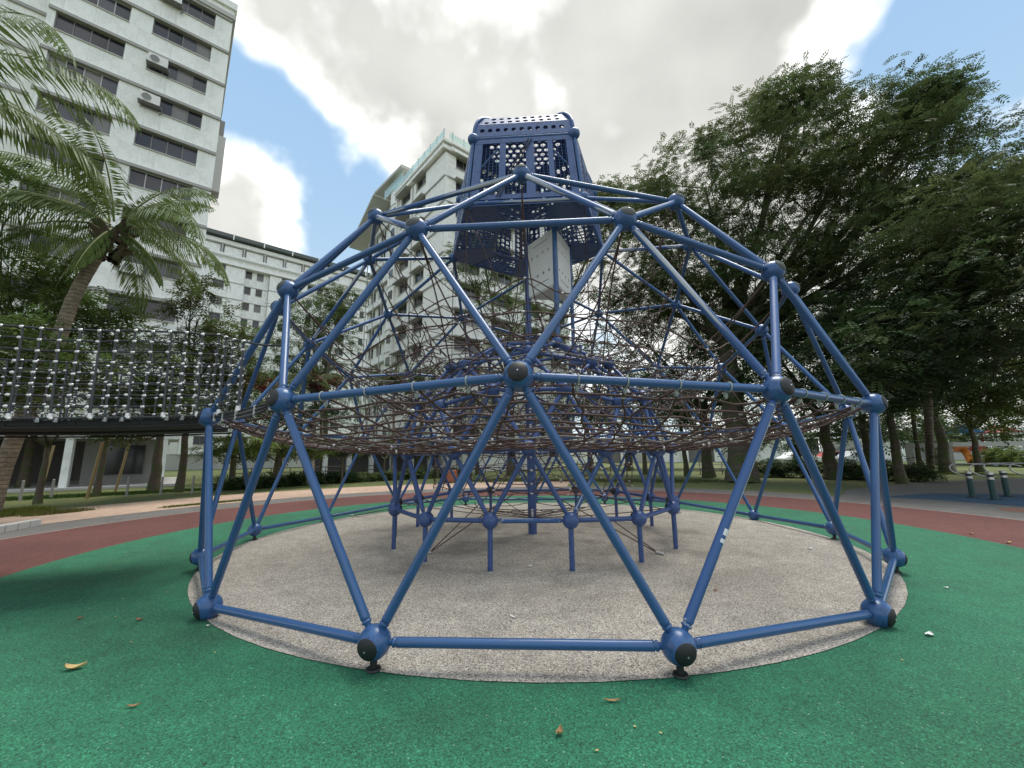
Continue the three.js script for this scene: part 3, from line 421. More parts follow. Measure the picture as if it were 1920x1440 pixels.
function mSteelDull() { return mSteelDull.m || (mSteelDull.m = std([0.35, 0.35, 0.35], 0.5, { metalness: 0.6 })); }

// ---------- apartment blocks ----------
const facTex = (seed, base) => srgbMap(grainTexture(512, seed, (i, j, R) => { // painted render: faint rain streaks and speckle
  const streak = wrapNoise(i, 0, 512, 90, seed) * 0.6 + wrapNoise(i, j * 0.25, 512, 40, seed + 1) * 0.4; const n = wrapNoise(i, j, 512, 12, seed + 2) * 0.6 + wrapNoise(i, j, 512, 60, seed + 3) * 0.4; const f = 1 - 0.05 * sstep(0.55, 0.9, streak) - 0.05 * sstep(0.4, 0.8, n) + (R() - 0.5) * 0.03; return base.map(c => clamp(c * f, 0, 255)); }));
const mkFac = (seed, base) => { const t = facTex(seed, base); return new THREE.MeshStandardMaterial({ map: t, roughness: 0.88 }); };
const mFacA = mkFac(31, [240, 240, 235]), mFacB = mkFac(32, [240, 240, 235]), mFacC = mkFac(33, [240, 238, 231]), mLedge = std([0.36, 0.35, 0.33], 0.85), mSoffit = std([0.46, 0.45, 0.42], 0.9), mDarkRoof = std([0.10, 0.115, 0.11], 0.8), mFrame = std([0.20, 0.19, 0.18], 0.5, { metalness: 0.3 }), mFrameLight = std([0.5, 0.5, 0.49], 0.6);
const mPanes = [std([0.030, 0.032, 0.042], 0.08), std([0.045, 0.047, 0.06], 0.12), std([0.020, 0.022, 0.025], 0.1), std([0.17, 0.165, 0.16], 0.25), std([0.07, 0.072, 0.09], 0.15)];
const mGreenRail = new THREE.MeshPhysicalMaterial({ color: new THREE.Color().setRGB(0.80, 0.90, 0.86), roughness: 0.1, transmission: 0.75, thickness: 0, side: THREE.DoubleSide }), mConcrete = std([0.42, 0.41, 0.39], 0.9);
const RW = rng(900);
const frameCache = new Map();
function windowAt(parent, x0, x1, y0, y1, z, n, mats = mPanes, name = 'window') {
  const w = x1 - x0, h = y1 - y0, k = [w.toFixed(2), h.toFixed(2), n].join(); const b = 0.05;
  if (!frameCache.has(k)) { const gs = [gbox(0, w, 0, b, 0, 0.05), gbox(0, w, h - b, h, 0, 0.05), gbox(0, b, b, h - b, 0, 0.05), gbox(w - b, w, b, h - b, 0, 0.05)]; for (let i = 1; i < n; i++) gs.push(gbox(w * i / n - b / 2, w * i / n + b / 2, b, h - b, 0, 0.05)); frameCache.set(k, { f: mergeGeometries(gs), p: box((w - 2 * b) / n - 0.02, h - 2 * b - 0.004, 0.012) }); }
  const c = frameCache.get(k), m = part(parent, name, c.f, RW() < 0.3 ? mFrameLight : mFrame); m.position.set(x0, y0, z);
  for (let i = 0; i < n; i++) { const p = part(m, 'pane', c.p, mats[Math.floor(RW() * mats.length)]); p.position.set(b + (w - 2 * b) * (i + 0.5) / n, h / 2, 0.014 + (RW() - 0.5) * 0.006); } return m;
}
// a face: x along the wall, y up, z = zf outer face; storeys from the ledge heights, bays as window spans
function face(g, x0, x1, zf, ledges, sH, wH, bays, o = {}) {
  const th = 0.3, fm = o.mat, lt = o.ledgeT || 0.2, lp = o.ledgeP === undefined ? 0.12 : o.ledgeP;
  ledges.forEach((yl, i) => {
    const wt = yl - lt, wb = wt - wH, bot = yl - sH;
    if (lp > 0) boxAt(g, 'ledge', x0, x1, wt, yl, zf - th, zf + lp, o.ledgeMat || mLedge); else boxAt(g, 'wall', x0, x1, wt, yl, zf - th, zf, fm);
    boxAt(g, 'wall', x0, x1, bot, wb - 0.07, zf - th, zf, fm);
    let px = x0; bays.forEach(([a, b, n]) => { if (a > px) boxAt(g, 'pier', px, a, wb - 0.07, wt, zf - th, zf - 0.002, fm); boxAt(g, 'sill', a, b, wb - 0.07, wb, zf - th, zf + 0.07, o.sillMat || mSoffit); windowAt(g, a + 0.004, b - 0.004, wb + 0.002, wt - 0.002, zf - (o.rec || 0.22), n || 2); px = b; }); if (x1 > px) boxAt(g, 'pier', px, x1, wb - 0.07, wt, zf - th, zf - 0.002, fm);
  });
}
// Block with the void deck, left
{
  const A = thing('apartment_block', 'tall white slab block with ribbon windows at the left behind the palms', 'building', [-21.7, 0, -24.5], 42 * RAD);
  const L = []; for (let y = 33.9; y > 4; y -= 2.8) L.push(y);
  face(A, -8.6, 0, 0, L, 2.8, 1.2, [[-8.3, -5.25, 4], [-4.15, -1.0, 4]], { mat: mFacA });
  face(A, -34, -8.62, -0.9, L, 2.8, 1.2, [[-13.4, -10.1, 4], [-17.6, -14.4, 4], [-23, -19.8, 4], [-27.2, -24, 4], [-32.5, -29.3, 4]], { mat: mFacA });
  boxAt(A, 'wall', -8.62, -8.6, 3.1, 33.9, -0.9, 0, mFacA);
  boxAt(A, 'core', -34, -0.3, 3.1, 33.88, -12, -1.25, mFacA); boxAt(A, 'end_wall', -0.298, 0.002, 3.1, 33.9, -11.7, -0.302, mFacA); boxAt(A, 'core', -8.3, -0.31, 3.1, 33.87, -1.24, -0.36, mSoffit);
  boxAt(A, 'roof_band', -34, 0.15, 33.902, 34.25, -12, 0.2, mSoffit); boxAt(A, 'roof_band', -34, 0.05, 34.252, 34.75, -12, 0.05, mFacA); boxAt(A, 'roof_band', -34, 0.18, 34.752, 35.3, -12, 0.22, mFacA);
  // void deck: columns, back wall, ceiling beam
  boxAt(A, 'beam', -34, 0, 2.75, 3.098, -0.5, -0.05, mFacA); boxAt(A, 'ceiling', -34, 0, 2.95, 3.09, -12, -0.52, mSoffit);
  for (const x of [-0.7, -4.7, -8.7, -13.4, -18, -23, -28, -33]) boxAt(A, 'column', x - 0.15, x + 0.15, 0, 2.748, -0.95, -0.1, mFacA);
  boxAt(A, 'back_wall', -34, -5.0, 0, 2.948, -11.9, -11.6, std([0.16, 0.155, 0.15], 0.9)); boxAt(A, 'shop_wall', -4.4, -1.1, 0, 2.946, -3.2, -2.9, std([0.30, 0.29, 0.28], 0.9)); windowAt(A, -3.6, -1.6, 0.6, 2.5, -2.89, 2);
  boxAt(A, 'plinth', -34, 0.5, -0.02, 0.10, -12, 0.6, mConcrete);
  // service ducts on the end wall
  boxAt(A, 'duct', 0.004, 0.45, 20.2, 24.6, -1.6, -0.6, mSoffit); boxAt(A, 'duct', 0.004, 0.30, 24.604, 26.0, -1.4, -0.8, mFrame); boxAt(A, 'duct', 0.004, 0.3, 14.9, 16.0, -1.4, -0.8, mFrameLight);
  // condenser units on brackets
  const ac = (x, y, lab) => { const w = thing('air_conditioner', lab, 'air conditioner', [A.position.x + Math.cos(42 * RAD) * x + Math.sin(42 * RAD) * 0.03, y, A.position.z - Math.sin(42 * RAD) * x + Math.cos(42 * RAD) * 0.03], 42 * RAD, 'condensers on the left block');
    const c = part(w, 'casing', new RoundedBoxGeometry(1.0, 0.68, 0.34, 2, 0.03), std([0.70, 0.69, 0.65], 0.6)); c.position.set(0, 0.42, 0.34); const f = part(c, 'fan_grille', new THREE.TorusGeometry(0.24, 0.02, 6, 24), mSoffit); f.position.set(-0.15, 0, 0.175); const d = part(c, 'fan', new THREE.CylinderGeometry(0.23, 0.23, 0.01, 24).rotateX(Math.PI / 2), std([0.22, 0.22, 0.21], 0.7)); d.position.set(-0.15, 0, 0.172);
    for (const s of [-0.35, 0.35]) boxAt(w, 'bracket', s - 0.02, s + 0.02, 0.02, 0.07, 0, 0.55, mFrame); boxAt(w, 'shelf', -0.55, 0.55, 0.071, 0.078, 0.02, 0.55, mFrame); const pp = part(w, 'pipe', tube([V3(0.45, 0.2, 0.3), V3(0.6, 0.1, 0.3), V3(0.62, -0.15, 0.15), V3(0.5, -0.2, 0.02)], 0.03, 6), mFrame); };
  ac(-3.6, 27.05, 'white condenser unit on a bracket, third window down of the left block'); ac(-3.7, 24.1, 'white condenser unit just above the palm crown on the left block'); ac(-3.3, 12.5, 'white condenser unit right of the palm trunk on the left block'); ac(-3.4, 32.4, 'white condenser unit at the top edge of the left block');
}
// Long block far behind
{
  const B = thing('apartment_block', 'long white block with dark roof edge between the left block and the tower block', 'building', [-47.8, 0, -62.9], 43 * RAD);
  const L = []; for (let y = 33.1; y > 4; y -= 2.8) L.push(y);
  const bays = []; for (const t of [-19.4, -9.7, 0, 9.7, 19.4]) bays.push([t, t + 0.95, 1], [t + 1.65, t + 2.65, 1], [t + 5.3, t + 6.85, 2]); 
  const cols = [[-22, -15.4], [-15.4, -9.85], [-9.85, -6.0], [-6.0, -0.15], [-0.15, 3.5], [3.5, 9.55], [9.55, 13.2], [13.2, 19.25], [19.25, 30]];
  cols.forEach(([a, b], i) => face(B, a, b - 0.002, i % 2 ? 0.6 : 0, L, 2.8, 1.25, bays.filter(w => w[0] >= a && w[1] <= b), { mat: mFacB, ledgeT: 0.12, ledgeP: 0.06, rec: 0.2 }));
  boxAt(B, 'core', -22, 30, 0, 33.05, -12, -0.32, mFacB); boxAt(B, 'void_deck_wall', -22, 30, 0, 2.2, -0.3, -0.02, mSoffit);
  boxAt(B, 'roof_band', -22, 30, 33.102, 33.5, -12, 1.0, mFacB); boxAt(B, 'parapet', -22, 30, 33.502, 34.5, -12, 0.3, mFacB); boxAt(B, 'roof_band', -22, 30, 34.502, 34.9, -12, 1.0, mFacB);
  for (let x = -21.6; x < 30; x += 3.05) { boxAt(B, 'attic_panel', x, x + 2.5, 34.95, 36.4, -11, 0.35, mFacB); boxAt(B, 'fin', x + 2.62, x + 2.85, 34.902, 36.6, -1, 0.7, mSoffit); }
  boxAt(B, 'attic_wall', -22, 30, 34.902, 36.6, -11.5, -0.05, mLedge); boxAt(B, 'roof_band', -22, 30, 36.602, 37.2, -12, 0.9, mFacB); boxAt(B, 'roof_edge', -22, 30, 37.5, 38.1, -12, 1.6, mDarkRoof); boxAt(B, 'attic_wall', -22, 30, 37.202, 37.498, -12, 0.4, mFacB);
  for (let x = -20; x < 30; x += 4.4) boxAt(B, 'roof_post', x, x + 0.16, 37.202, 38.15, 1.602, 1.75, mFacB);
}
// Tower block behind the dome
{
  const C = thing('apartment_block', 'tall cream tower block with green glass roof rail behind the dome', 'building', [-8.15, 0, -36.9], 0);
  const fl = new THREE.Group();
  const L = []; for (let y = 32.6; y > 4; y -= 2.8) L.push(y);
  // two faces meet at the near corner: one wing each, turned about it (children of the block, never a fourth level)
  const wing = (turn, build) => { const tmp = new THREE.Group(); build(tmp); const q = new THREE.Quaternion().setFromAxisAngle(up, turn); [...tmp.children].forEach(c => { c.position.applyQuaternion(q); c.quaternion.premultiply(q); C.add(c); }); };
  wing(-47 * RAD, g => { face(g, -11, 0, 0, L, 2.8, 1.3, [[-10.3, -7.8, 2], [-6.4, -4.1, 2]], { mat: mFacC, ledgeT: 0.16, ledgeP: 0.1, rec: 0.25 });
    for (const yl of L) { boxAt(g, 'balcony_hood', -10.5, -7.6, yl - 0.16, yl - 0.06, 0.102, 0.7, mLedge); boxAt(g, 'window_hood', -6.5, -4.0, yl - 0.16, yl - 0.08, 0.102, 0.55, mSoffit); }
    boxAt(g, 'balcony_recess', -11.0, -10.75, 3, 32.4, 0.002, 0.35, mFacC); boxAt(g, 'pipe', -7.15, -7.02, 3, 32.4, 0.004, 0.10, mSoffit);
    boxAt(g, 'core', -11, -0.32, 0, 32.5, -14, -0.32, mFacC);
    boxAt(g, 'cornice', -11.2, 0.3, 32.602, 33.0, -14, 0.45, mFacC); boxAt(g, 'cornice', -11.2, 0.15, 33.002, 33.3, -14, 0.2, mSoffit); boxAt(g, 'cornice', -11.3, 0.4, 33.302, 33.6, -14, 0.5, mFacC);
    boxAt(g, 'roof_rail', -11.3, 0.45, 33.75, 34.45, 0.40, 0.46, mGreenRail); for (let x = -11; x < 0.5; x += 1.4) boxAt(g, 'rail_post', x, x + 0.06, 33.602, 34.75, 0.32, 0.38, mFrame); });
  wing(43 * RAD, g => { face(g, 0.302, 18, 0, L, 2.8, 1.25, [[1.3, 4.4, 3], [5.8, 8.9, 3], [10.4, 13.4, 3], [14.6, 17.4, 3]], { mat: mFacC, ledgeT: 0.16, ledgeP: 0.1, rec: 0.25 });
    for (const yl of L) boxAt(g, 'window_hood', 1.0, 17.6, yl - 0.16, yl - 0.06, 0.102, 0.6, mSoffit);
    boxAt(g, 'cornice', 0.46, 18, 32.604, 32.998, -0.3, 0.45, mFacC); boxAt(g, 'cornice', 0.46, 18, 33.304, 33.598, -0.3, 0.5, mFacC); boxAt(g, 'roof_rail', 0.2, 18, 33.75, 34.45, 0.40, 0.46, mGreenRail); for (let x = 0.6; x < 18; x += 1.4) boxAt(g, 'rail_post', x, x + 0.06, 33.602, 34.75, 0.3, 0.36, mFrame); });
}
// Older block joined behind it with the overhanging roof
{
  const e = [Math.cos(-47 * RAD), -Math.sin(-47 * RAD)], nn = [Math.sin(-47 * RAD), Math.cos(-47 * RAD)]; const ox = -8.15 - e[0] * 12 - nn[0] * 2.2, oz = -36.9 - e[1] * 12 - nn[1] * 2.2;
  const Dk = thing('apartment_block', 'white block with wide overhanging roof left of the tower block', 'building', [ox, 0, oz], -47 * RAD);
  const L = []; for (let y = 33.6; y > 4; y -= 2.8) L.push(y);
  face(Dk, -13.2, -4.4, 0, L, 2.8, 1.4, [[-12.4, -10.6, 2], [-9.6, -7.8, 2], [-6.6, -5.0, 2]], { mat: mFacB, ledgeT: 0.16, ledgeP: 0.45, ledgeMat: mSoffit, rec: 0.22 });
  boxAt(Dk, 'core', -13.2, 0, 0, 33.6, -10, -0.32, mFacB);
  for (const x of [-13.1, -10.2, -7.3, -4.6]) boxAt(Dk, 'pipe', x, x + 0.14, 3, 33.4, 0.452, 0.56, mSoffit);
  // rounded stair core
  { const g = new THREE.CylinderGeometry(2.4, 2.4, 36.4, 28, 1, false); const m = part(Dk, 'stair_core', g, mFacC); m.position.set(-1.9, 18.2, -0.6); for (const y of L) { const w = windowAt(Dk, 0, 1.1, y - 1.7, y - 0.7, 0, 1); w.position.set(-1.9, y - 1.7, 1.80); const led = part(Dk, 'ledge', new THREE.CylinderGeometry(2.46, 2.46, 0.12, 28), mSoffit); led.position.set(-1.9, y, -0.6); } }
  // gable and the sloping roof over it
  { const g = new THREE.ExtrudeGeometry(new THREE.Shape([[-13.2, 33.602], [-4.4, 33.602], [-4.4, 37.2], [-7.2, 37.3], [-13.2, 34.6]].map(p => new THREE.Vector2(...p))), { depth: 9.7, bevelEnabled: false }); g.translate(0, 0, -9.99); part(Dk, 'gable', g, mFacB); }
  const slab = (x0, y0, x1, y1) => { const L2 = Math.hypot(x1 - x0, y1 - y0), r = part(Dk, 'roof', box(L2, 0.35, 13.4), mSoffit); r.position.set((x0 + x1) / 2, (y0 + y1) / 2 + 0.19, -4.4); r.rotation.z = Math.atan2(y1 - y0, x1 - x0); };
  slab(-16.4, 33.6, -7.2, 37.75); slab(-7.0, 37.75, 1.6, 36.9);
  boxAt(Dk, 'roof_glazing', -4.3, 1.2, 35.6, 36.9, 1.82, 1.9, mGreenRail);
}
// low arcade of pale posts at the foot of the blocks
{
  const P0 = [-9.56, 0.00, -20.67], P1 = [-4.19, 0.00, -23.87];
  const q = thing('covered_walkway', 'low covered walkway with pale posts behind the pink path', 'walkway', [-10.5, 0, -33.2], 43 * RAD);
  for (let k = 0; k < 9; k++) boxAt(q, 'post', -6 + k * 1.7, -6 + k * 1.7 + 0.3, 0, 2.7, -0.3, 0, mFacB);
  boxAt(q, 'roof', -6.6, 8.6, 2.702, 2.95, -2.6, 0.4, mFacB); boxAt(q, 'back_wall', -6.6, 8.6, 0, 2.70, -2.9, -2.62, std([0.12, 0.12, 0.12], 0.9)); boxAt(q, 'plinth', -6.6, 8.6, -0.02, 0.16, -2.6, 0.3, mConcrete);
}

// ---------- trees, palms and hedges ----------
const barkTex = srgbMap(grainTexture(256, 91, (i, j, R) => { const n = wrapNoise(i * 2 % 256, j, 256, 32, 4) * 0.6 + wrapNoise(i, j, 256, 80, 6) * 0.4, moss = sstep(0.55, 0.75, wrapNoise(i, j, 256, 9, 8)); const f = 0.6 + 0.6 * n; return [98 * f - 14 * moss, 86 * f + 4 * moss, 74 * f - 18 * moss]; }));
const mBark = new THREE.MeshStandardMaterial({ map: barkTex, roughness: 0.95 }), mBarkDark = new THREE.MeshStandardMaterial({ map: barkTex, color: new THREE.Color().setRGB(0.92, 0.9, 0.88), roughness: 0.95 }), mBarkPale = new THREE.MeshStandardMaterial({ map: barkTex, color: new THREE.Color().setRGB(1.25, 1.2, 1.1), roughness: 0.95 });
const palmTex = srgbMap(grainTexture(256, 95, (i, j) => { const ring = (j + 6 * wrapNoise(i, j, 256, 10, 3)) % 32, n = wrapNoise(i, j, 256, 40, 7) * 0.5 + wrapNoise(i, j, 256, 12, 9) * 0.5, f = (ring < 5 ? 0.62 : 1) * (0.72 + 0.5 * n); return [128 * f, 116 * f, 100 * f]; }));
const mPalmBark = new THREE.MeshStandardMaterial({ map: palmTex, roughness: 0.95 });
const leafMat = () => leafMat.m || (leafMat.m = new THREE.MeshPhysicalMaterial({ vertexColors: true, roughness: 0.75, side: THREE.DoubleSide, transmission: 0.5, thickness: 0, ior: 1.15, specularIntensity: 0.35 }));
const GREENS = { rain: [0.106, 0.146, 0.056], dark: [0.080, 0.128, 0.048], mid: [0.100, 0.152, 0.046], bright: [0.140, 0.200, 0.045], fresh: [0.115, 0.172, 0.050], olive: [0.085, 0.110, 0.035], hedge: [0.045, 0.095, 0.025], palm: [0.115, 0.165, 0.050], red: [0.16, 0.035, 0.03] };
function leafBuf() { return { p: [], n: [], c: [], i: [] }; }
const _a = V3(), _b = V3(), _n = V3();
function leaf(B, x, y, z, dir, nor, len, wid, col) { // pointed leaf folded a little along its rib
  const k = B.p.length / 3; _a.copy(dir).multiplyScalar(len); _b.crossVectors(nor, dir).normalize().multiplyScalar(wid / 2);
  B.p.push(x, y, z, x + _a.x * 0.45 + _b.x + nor.x * wid * 0.12, y + _a.y * 0.45 + _b.y + nor.y * wid * 0.12, z + _a.z * 0.45 + _b.z + nor.z * wid * 0.12, x + _a.x, y + _a.y, z + _a.z, x + _a.x * 0.45 - _b.x + nor.x * wid * 0.12, y + _a.y * 0.45 - _b.y + nor.y * wid * 0.12, z + _a.z * 0.45 - _b.z + nor.z * wid * 0.12);
  for (let q = 0; q < 4; q++) { B.n.push(nor.x, nor.y, nor.z); B.c.push(col[0], col[1], col[2]); } B.i.push(k, k + 2, k + 1, k, k + 3, k + 2);
}
function leafGeo(B) { const g = new THREE.BufferGeometry(); g.setAttribute('position', new THREE.Float32BufferAttribute(B.p, 3)); g.setAttribute('normal', new THREE.Float32BufferAttribute(B.n, 3)); g.setAttribute('color', new THREE.Float32BufferAttribute(B.c, 3)); g.setIndex(B.i); return g; }
const gauss = R => (R() + R() + R() + R() - 2) * 1.0;
function foliage(B, R, c, rad, col, clumps, per, size, flat = 0.55, cl = 0.9, shell = 0.45) {
  const centers = [];
  for (let k = 0; k < clumps; k++) {
    let x, y, z, l; do { x = R() * 2 - 1; y = R() * 2 - 1; z = R() * 2 - 1; l = x * x + y * y + z * z; } while (l > 1 || l < shell * R() * 0.9);
    const cx = c[0] + x * rad[0], cy = c[1] + y * rad[1], cz = c[2] + z * rad[2]; centers.push(V3(cx, cy, cz)); const hue = 0.78 + 0.44 * R(), yel = 0.9 + 0.3 * R(), rcl = cl * (0.6 + 0.7 * R());
    const out = V3(x, y * 0.4 + 0.15, z).normalize();
    // sprays: a short stalk with leaflets set in pairs, so that leaves hang together
    const pairs = 4, ns = Math.ceil(per / (pairs * 2 + 1));
    for (let q = 0; q < ns; q++) {
      let gx, gy, gz; do { gx = R() * 2 - 1; gy = R() * 2 - 1; gz = R() * 2 - 1; } while (gx * gx + gy * gy + gz * gz > 1);
      const t = R(); const p = V3(cx + (gx + out.x * t * 0.5) * rcl * 1.25, cy + (gy * flat + out.y * t * 0.3) * rcl * 1.25, cz + (gz + out.z * t * 0.5) * rcl * 1.25);
      const d = V3(out.x * 0.35 + gx * 0.5 + gauss(R) * 0.9, gauss(R) * 0.5 - 0.12, out.z * 0.35 + gz * 0.5 + gauss(R) * 0.9).normalize(); const n = V3(gauss(R) * 0.45, 1, gauss(R) * 0.45); n.addScaledVector(d, -n.dot(d)).normalize(); const sd = V3().crossVectors(n, d);
      const v0 = hue * (0.8 + 0.4 * R()), s0 = size * (0.75 + 0.5 * R()), st = s0 * 0.62;
      for (let w = 0; w <= pairs; w++) { const taperL = w === pairs ? 0.9 : 0.75 + 0.5 * Math.sin(Math.PI * (w + 0.6) / (pairs + 1)); const bx = p.x + d.x * st * w, by = p.y + d.y * st * w - 0.03 * w * w * s0, bz = p.z + d.z * st * w;
        for (const sg of w === pairs ? [0] : [-1, 1]) { const dl = w === pairs ? d : V3().copy(d).multiplyScalar(0.55).addScaledVector(sd, sg * 0.8).add(V3(0, -0.12, 0)).normalize(); const v = v0 * (0.88 + 0.24 * R()); leaf(B, bx, by, bz, dl, n, s0 * taperL, s0 * 0.46, [col[0] * v * yel, col[1] * v, col[2] * v]); } }
    }
  } return centers;
}
// base and blobs in world metres; blob = [centre, radius, vertical ratio]
function tree(name, label, o) {
  const R = rng(o.seed), t = thing(name, label, o.cat || 'tree', o.base, 0, o.group), bx = o.base, loc = p => V3(p[0] - bx[0], p[1] - bx[1], p[2] - bx[2]);
  const B = leafBuf(), fork = o.fork || 3, tr = o.r || 0.25, lean = o.lean || [0, 0]; const top = V3(lean[0], fork, lean[1]);
  const tp = []; const rr = []; for (let i = 0; i <= 6; i++) { const s = i / 6; tp.push(V3(lean[0] * s * s + (R() - 0.5) * tr * 0.5 * (i > 0), fork * s, lean[1] * s * s + (R() - 0.5) * tr * 0.5 * (i > 0))); rr.push(tr * (1.25 - 0.55 * s + 0.5 * Math.max(0, 0.12 - s) * 5)); }
  const bark = o.bark || mBark; part(t, 'trunk', taper(tp, rr, 10), bark); const topP = tp[6]; const twigs = [];
  o.blobs.forEach(([c, r, vr]) => {
    const lc = loc(c), rad = [r, r * (vr || 0.6), r]; const ce = foliage(B, R, lc.toArray(), rad, o.col, o.clumps || 30, o.per || 70, o.leaf || 0.2, o.flat || 0.55, o.cl || r * 0.3, o.shell || 0.45);
    // a limb into the mass and twigs to its sprays
    const q = topP.clone().lerp(lc, 0.5); q.y -= 0.12 * topP.distanceTo(lc) * (R() * 0.6 + 0.2); q.x += (R() - 0.5) * 0.8; q.z += (R() - 0.5) * 0.8; const end = lc.clone(); end.y -= rad[1] * 0.3;
    const curve = new THREE.CatmullRomCurve3([topP.clone().setY(topP.y - 0.15), q, end]); const lp = curve.getPoints(7); const lr = tr * 0.5; part(t, 'limb', taper(lp, lp.map((_, i) => lr * (1 - i / 7 * 0.8)), 7), bark);
    const nt = Math.min(ce.length, o.twigs === undefined ? 12 : o.twigs); for (let k = 0; k < nt; k++) { const from = lp[3 + Math.floor(R() * 5)], to = ce[k]; const dl = from.distanceTo(to), m = from.clone().lerp(to, 0.4), m2 = from.clone().lerp(to, 0.72); m.y -= 0.14 * dl * R(); m.x += gauss(R) * dl * 0.12; m.z += gauss(R) * dl * 0.12; m2.x += gauss(R) * dl * 0.1; m2.z += gauss(R) * dl * 0.1; m2.y += gauss(R) * dl * 0.06; const w0 = Math.min(lr * 0.3, 0.05); twigs.push(taper([from, m, m2, to], [w0, w0 * 0.7, w0 * 0.45, w0 * 0.15], 4)); }
  });
  if (twigs.length) { const w = part(t, 'twigs', mergeGeometries(twigs), bark); w.userData = { kind: 'stuff' }; }
  part(t, 'crown', leafGeo(B), leafMat()); return t;
}
function hedge(name, label, a, b, h, w, col, seed, cat = 'hedge') { // clipped hedge along a line
  const R = rng(seed), t = thing(name, label, cat, a), B = leafBuf(), d = V3(b[0] - a[0], 0, b[2] - a[2]), L = d.length(); const n = Math.ceil(L / 0.9); for (let i = 0; i <= n; i++) { const s = i / n; foliage(B, R, [d.x * s, h * 0.5, d.z * s], [0.65, h * 0.45, w * 0.5], col, 22, 72, 0.14, 0.8, 0.24, 0.3); }
  const st = []; for (let i = 0; i <= n; i++) st.push(taper([V3(d.x * i / n, -0.02, d.z * i / n), V3(d.x * i / n + 0.05, h * 0.6, d.z * i / n)], [0.03, 0.012], 5)); const q = part(t, 'stems', mergeGeometries(st), mBark); q.userData = { kind: 'stuff' }; part(t, 'foliage', leafGeo(B), leafMat()); return t;
}
function frond(parent, org, az, el, len, droop, R, col, ll = 0.75, name = 'frond') { // pinnate palm leaf with hanging leaflets
  const pts = [], n = 14; let p = org.clone(), e = el; const h = V3(Math.sin(az), 0, Math.cos(az)); for (let i = 0; i <= n; i++) { pts.push(p.clone()); p = p.clone().addScaledVector(h, Math.cos(e) * len / n).add(V3(0, Math.sin(e) * len / n, 0)); e -= droop / n * (0.5 + i / n); }
  const B = leafBuf(); const side = V3().crossVectors(up, h).normalize();
  const cur = new THREE.CatmullRomCurve3(pts); const m = 62; for (let k = 4; k < m; k++) { const s = k / m, q = cur.getPoint(s), tg = cur.getTangent(s); const L = (ll + 0.2) * len / 4 * (Math.sin(Math.PI * Math.pow(s, 0.75)) * 0.85 + 0.22) * (0.85 + 0.3 * R());
    for (const sg of [-1, 1]) { const d = side.clone().multiplyScalar(sg * 0.75).addScaledVector(tg, 0.62).add(V3(0, -0.42 - 0.4 * R(), 0)).normalize(); let nn = V3().crossVectors(d, tg).multiplyScalar(-sg).normalize(); const v = 0.75 + 0.5 * R(); const c = [col[0] * v, col[1] * v, col[2] * v];
      leaf(B, q.x, q.y, q.z, d, nn, L * 0.6, 0.055, c); const q2 = q.clone().addScaledVector(d, L * 0.52); const d2 = d.clone().add(V3(0, -0.95, 0)).normalize(); leaf(B, q2.x, q2.y, q2.z, d2, nn, L * 0.55, 0.045, c); } }
  const f = part(parent, name, leafGeo(B), leafMat()); const rc = part(f, 'rib', taper(pts, pts.map((_, i) => 0.035 * (1 - i / n * 0.85)), 5), mRib); return f;
}
const mRib = std([0.22, 0.24, 0.09], 0.7);
function palm(label, base, trunkPts, r, fr, seed, col = GREENS.palm, cat = 'palm') {
  const R = rng(seed), t = thing('coconut_palm', label, cat, base); const tp = trunkPts.map(p => V3(p[0] - base[0], p[1], p[2] - base[2])); const cv = new THREE.CatmullRomCurve3(tp), pp = cv.getPoints(36); part(t, 'trunk', taper(pp, pp.map((_, i) => r * (1.18 - 0.32 * i / 36) * (1 + (i % 2) * 0.05) * (i < 3 ? 1.4 - i * 0.13 : 1)), 12), mPalmBark);
  const top = tp[tp.length - 1]; const sh = []; for (let k = 0; k < 46; k++) { const a = R() * 6.28, h = R(), q = top.clone().add(V3(Math.sin(a) * r * (1.1 + h * 0.8), -1.1 + h * 1.1, Math.cos(a) * r * (1.1 + h * 0.8))); sh.push(taper([q, q.clone().add(V3(Math.sin(a) * 0.12, 0.14, Math.cos(a) * 0.12)), q.clone().add(V3(Math.sin(a) * (0.2 + 0.2 * R()), 0.2 + R() * 0.2, Math.cos(a) * (0.2 + 0.2 * R())))], [0.11, 0.09, 0.03], 6)); } part(t, 'leaf_bases', mergeGeometries(sh), mBarkDark);
  const c0 = top.clone().add(V3(0, 0.1, 0)); fr.forEach(([az, el, len, dr]) => { const a = az * RAD; frond(t, c0.clone().add(V3(Math.sin(a) * 0.15, 0.15 * Math.sin(el * RAD), Math.cos(a) * 0.15)), a, el * RAD, len, dr, R, col); }); return t;
}
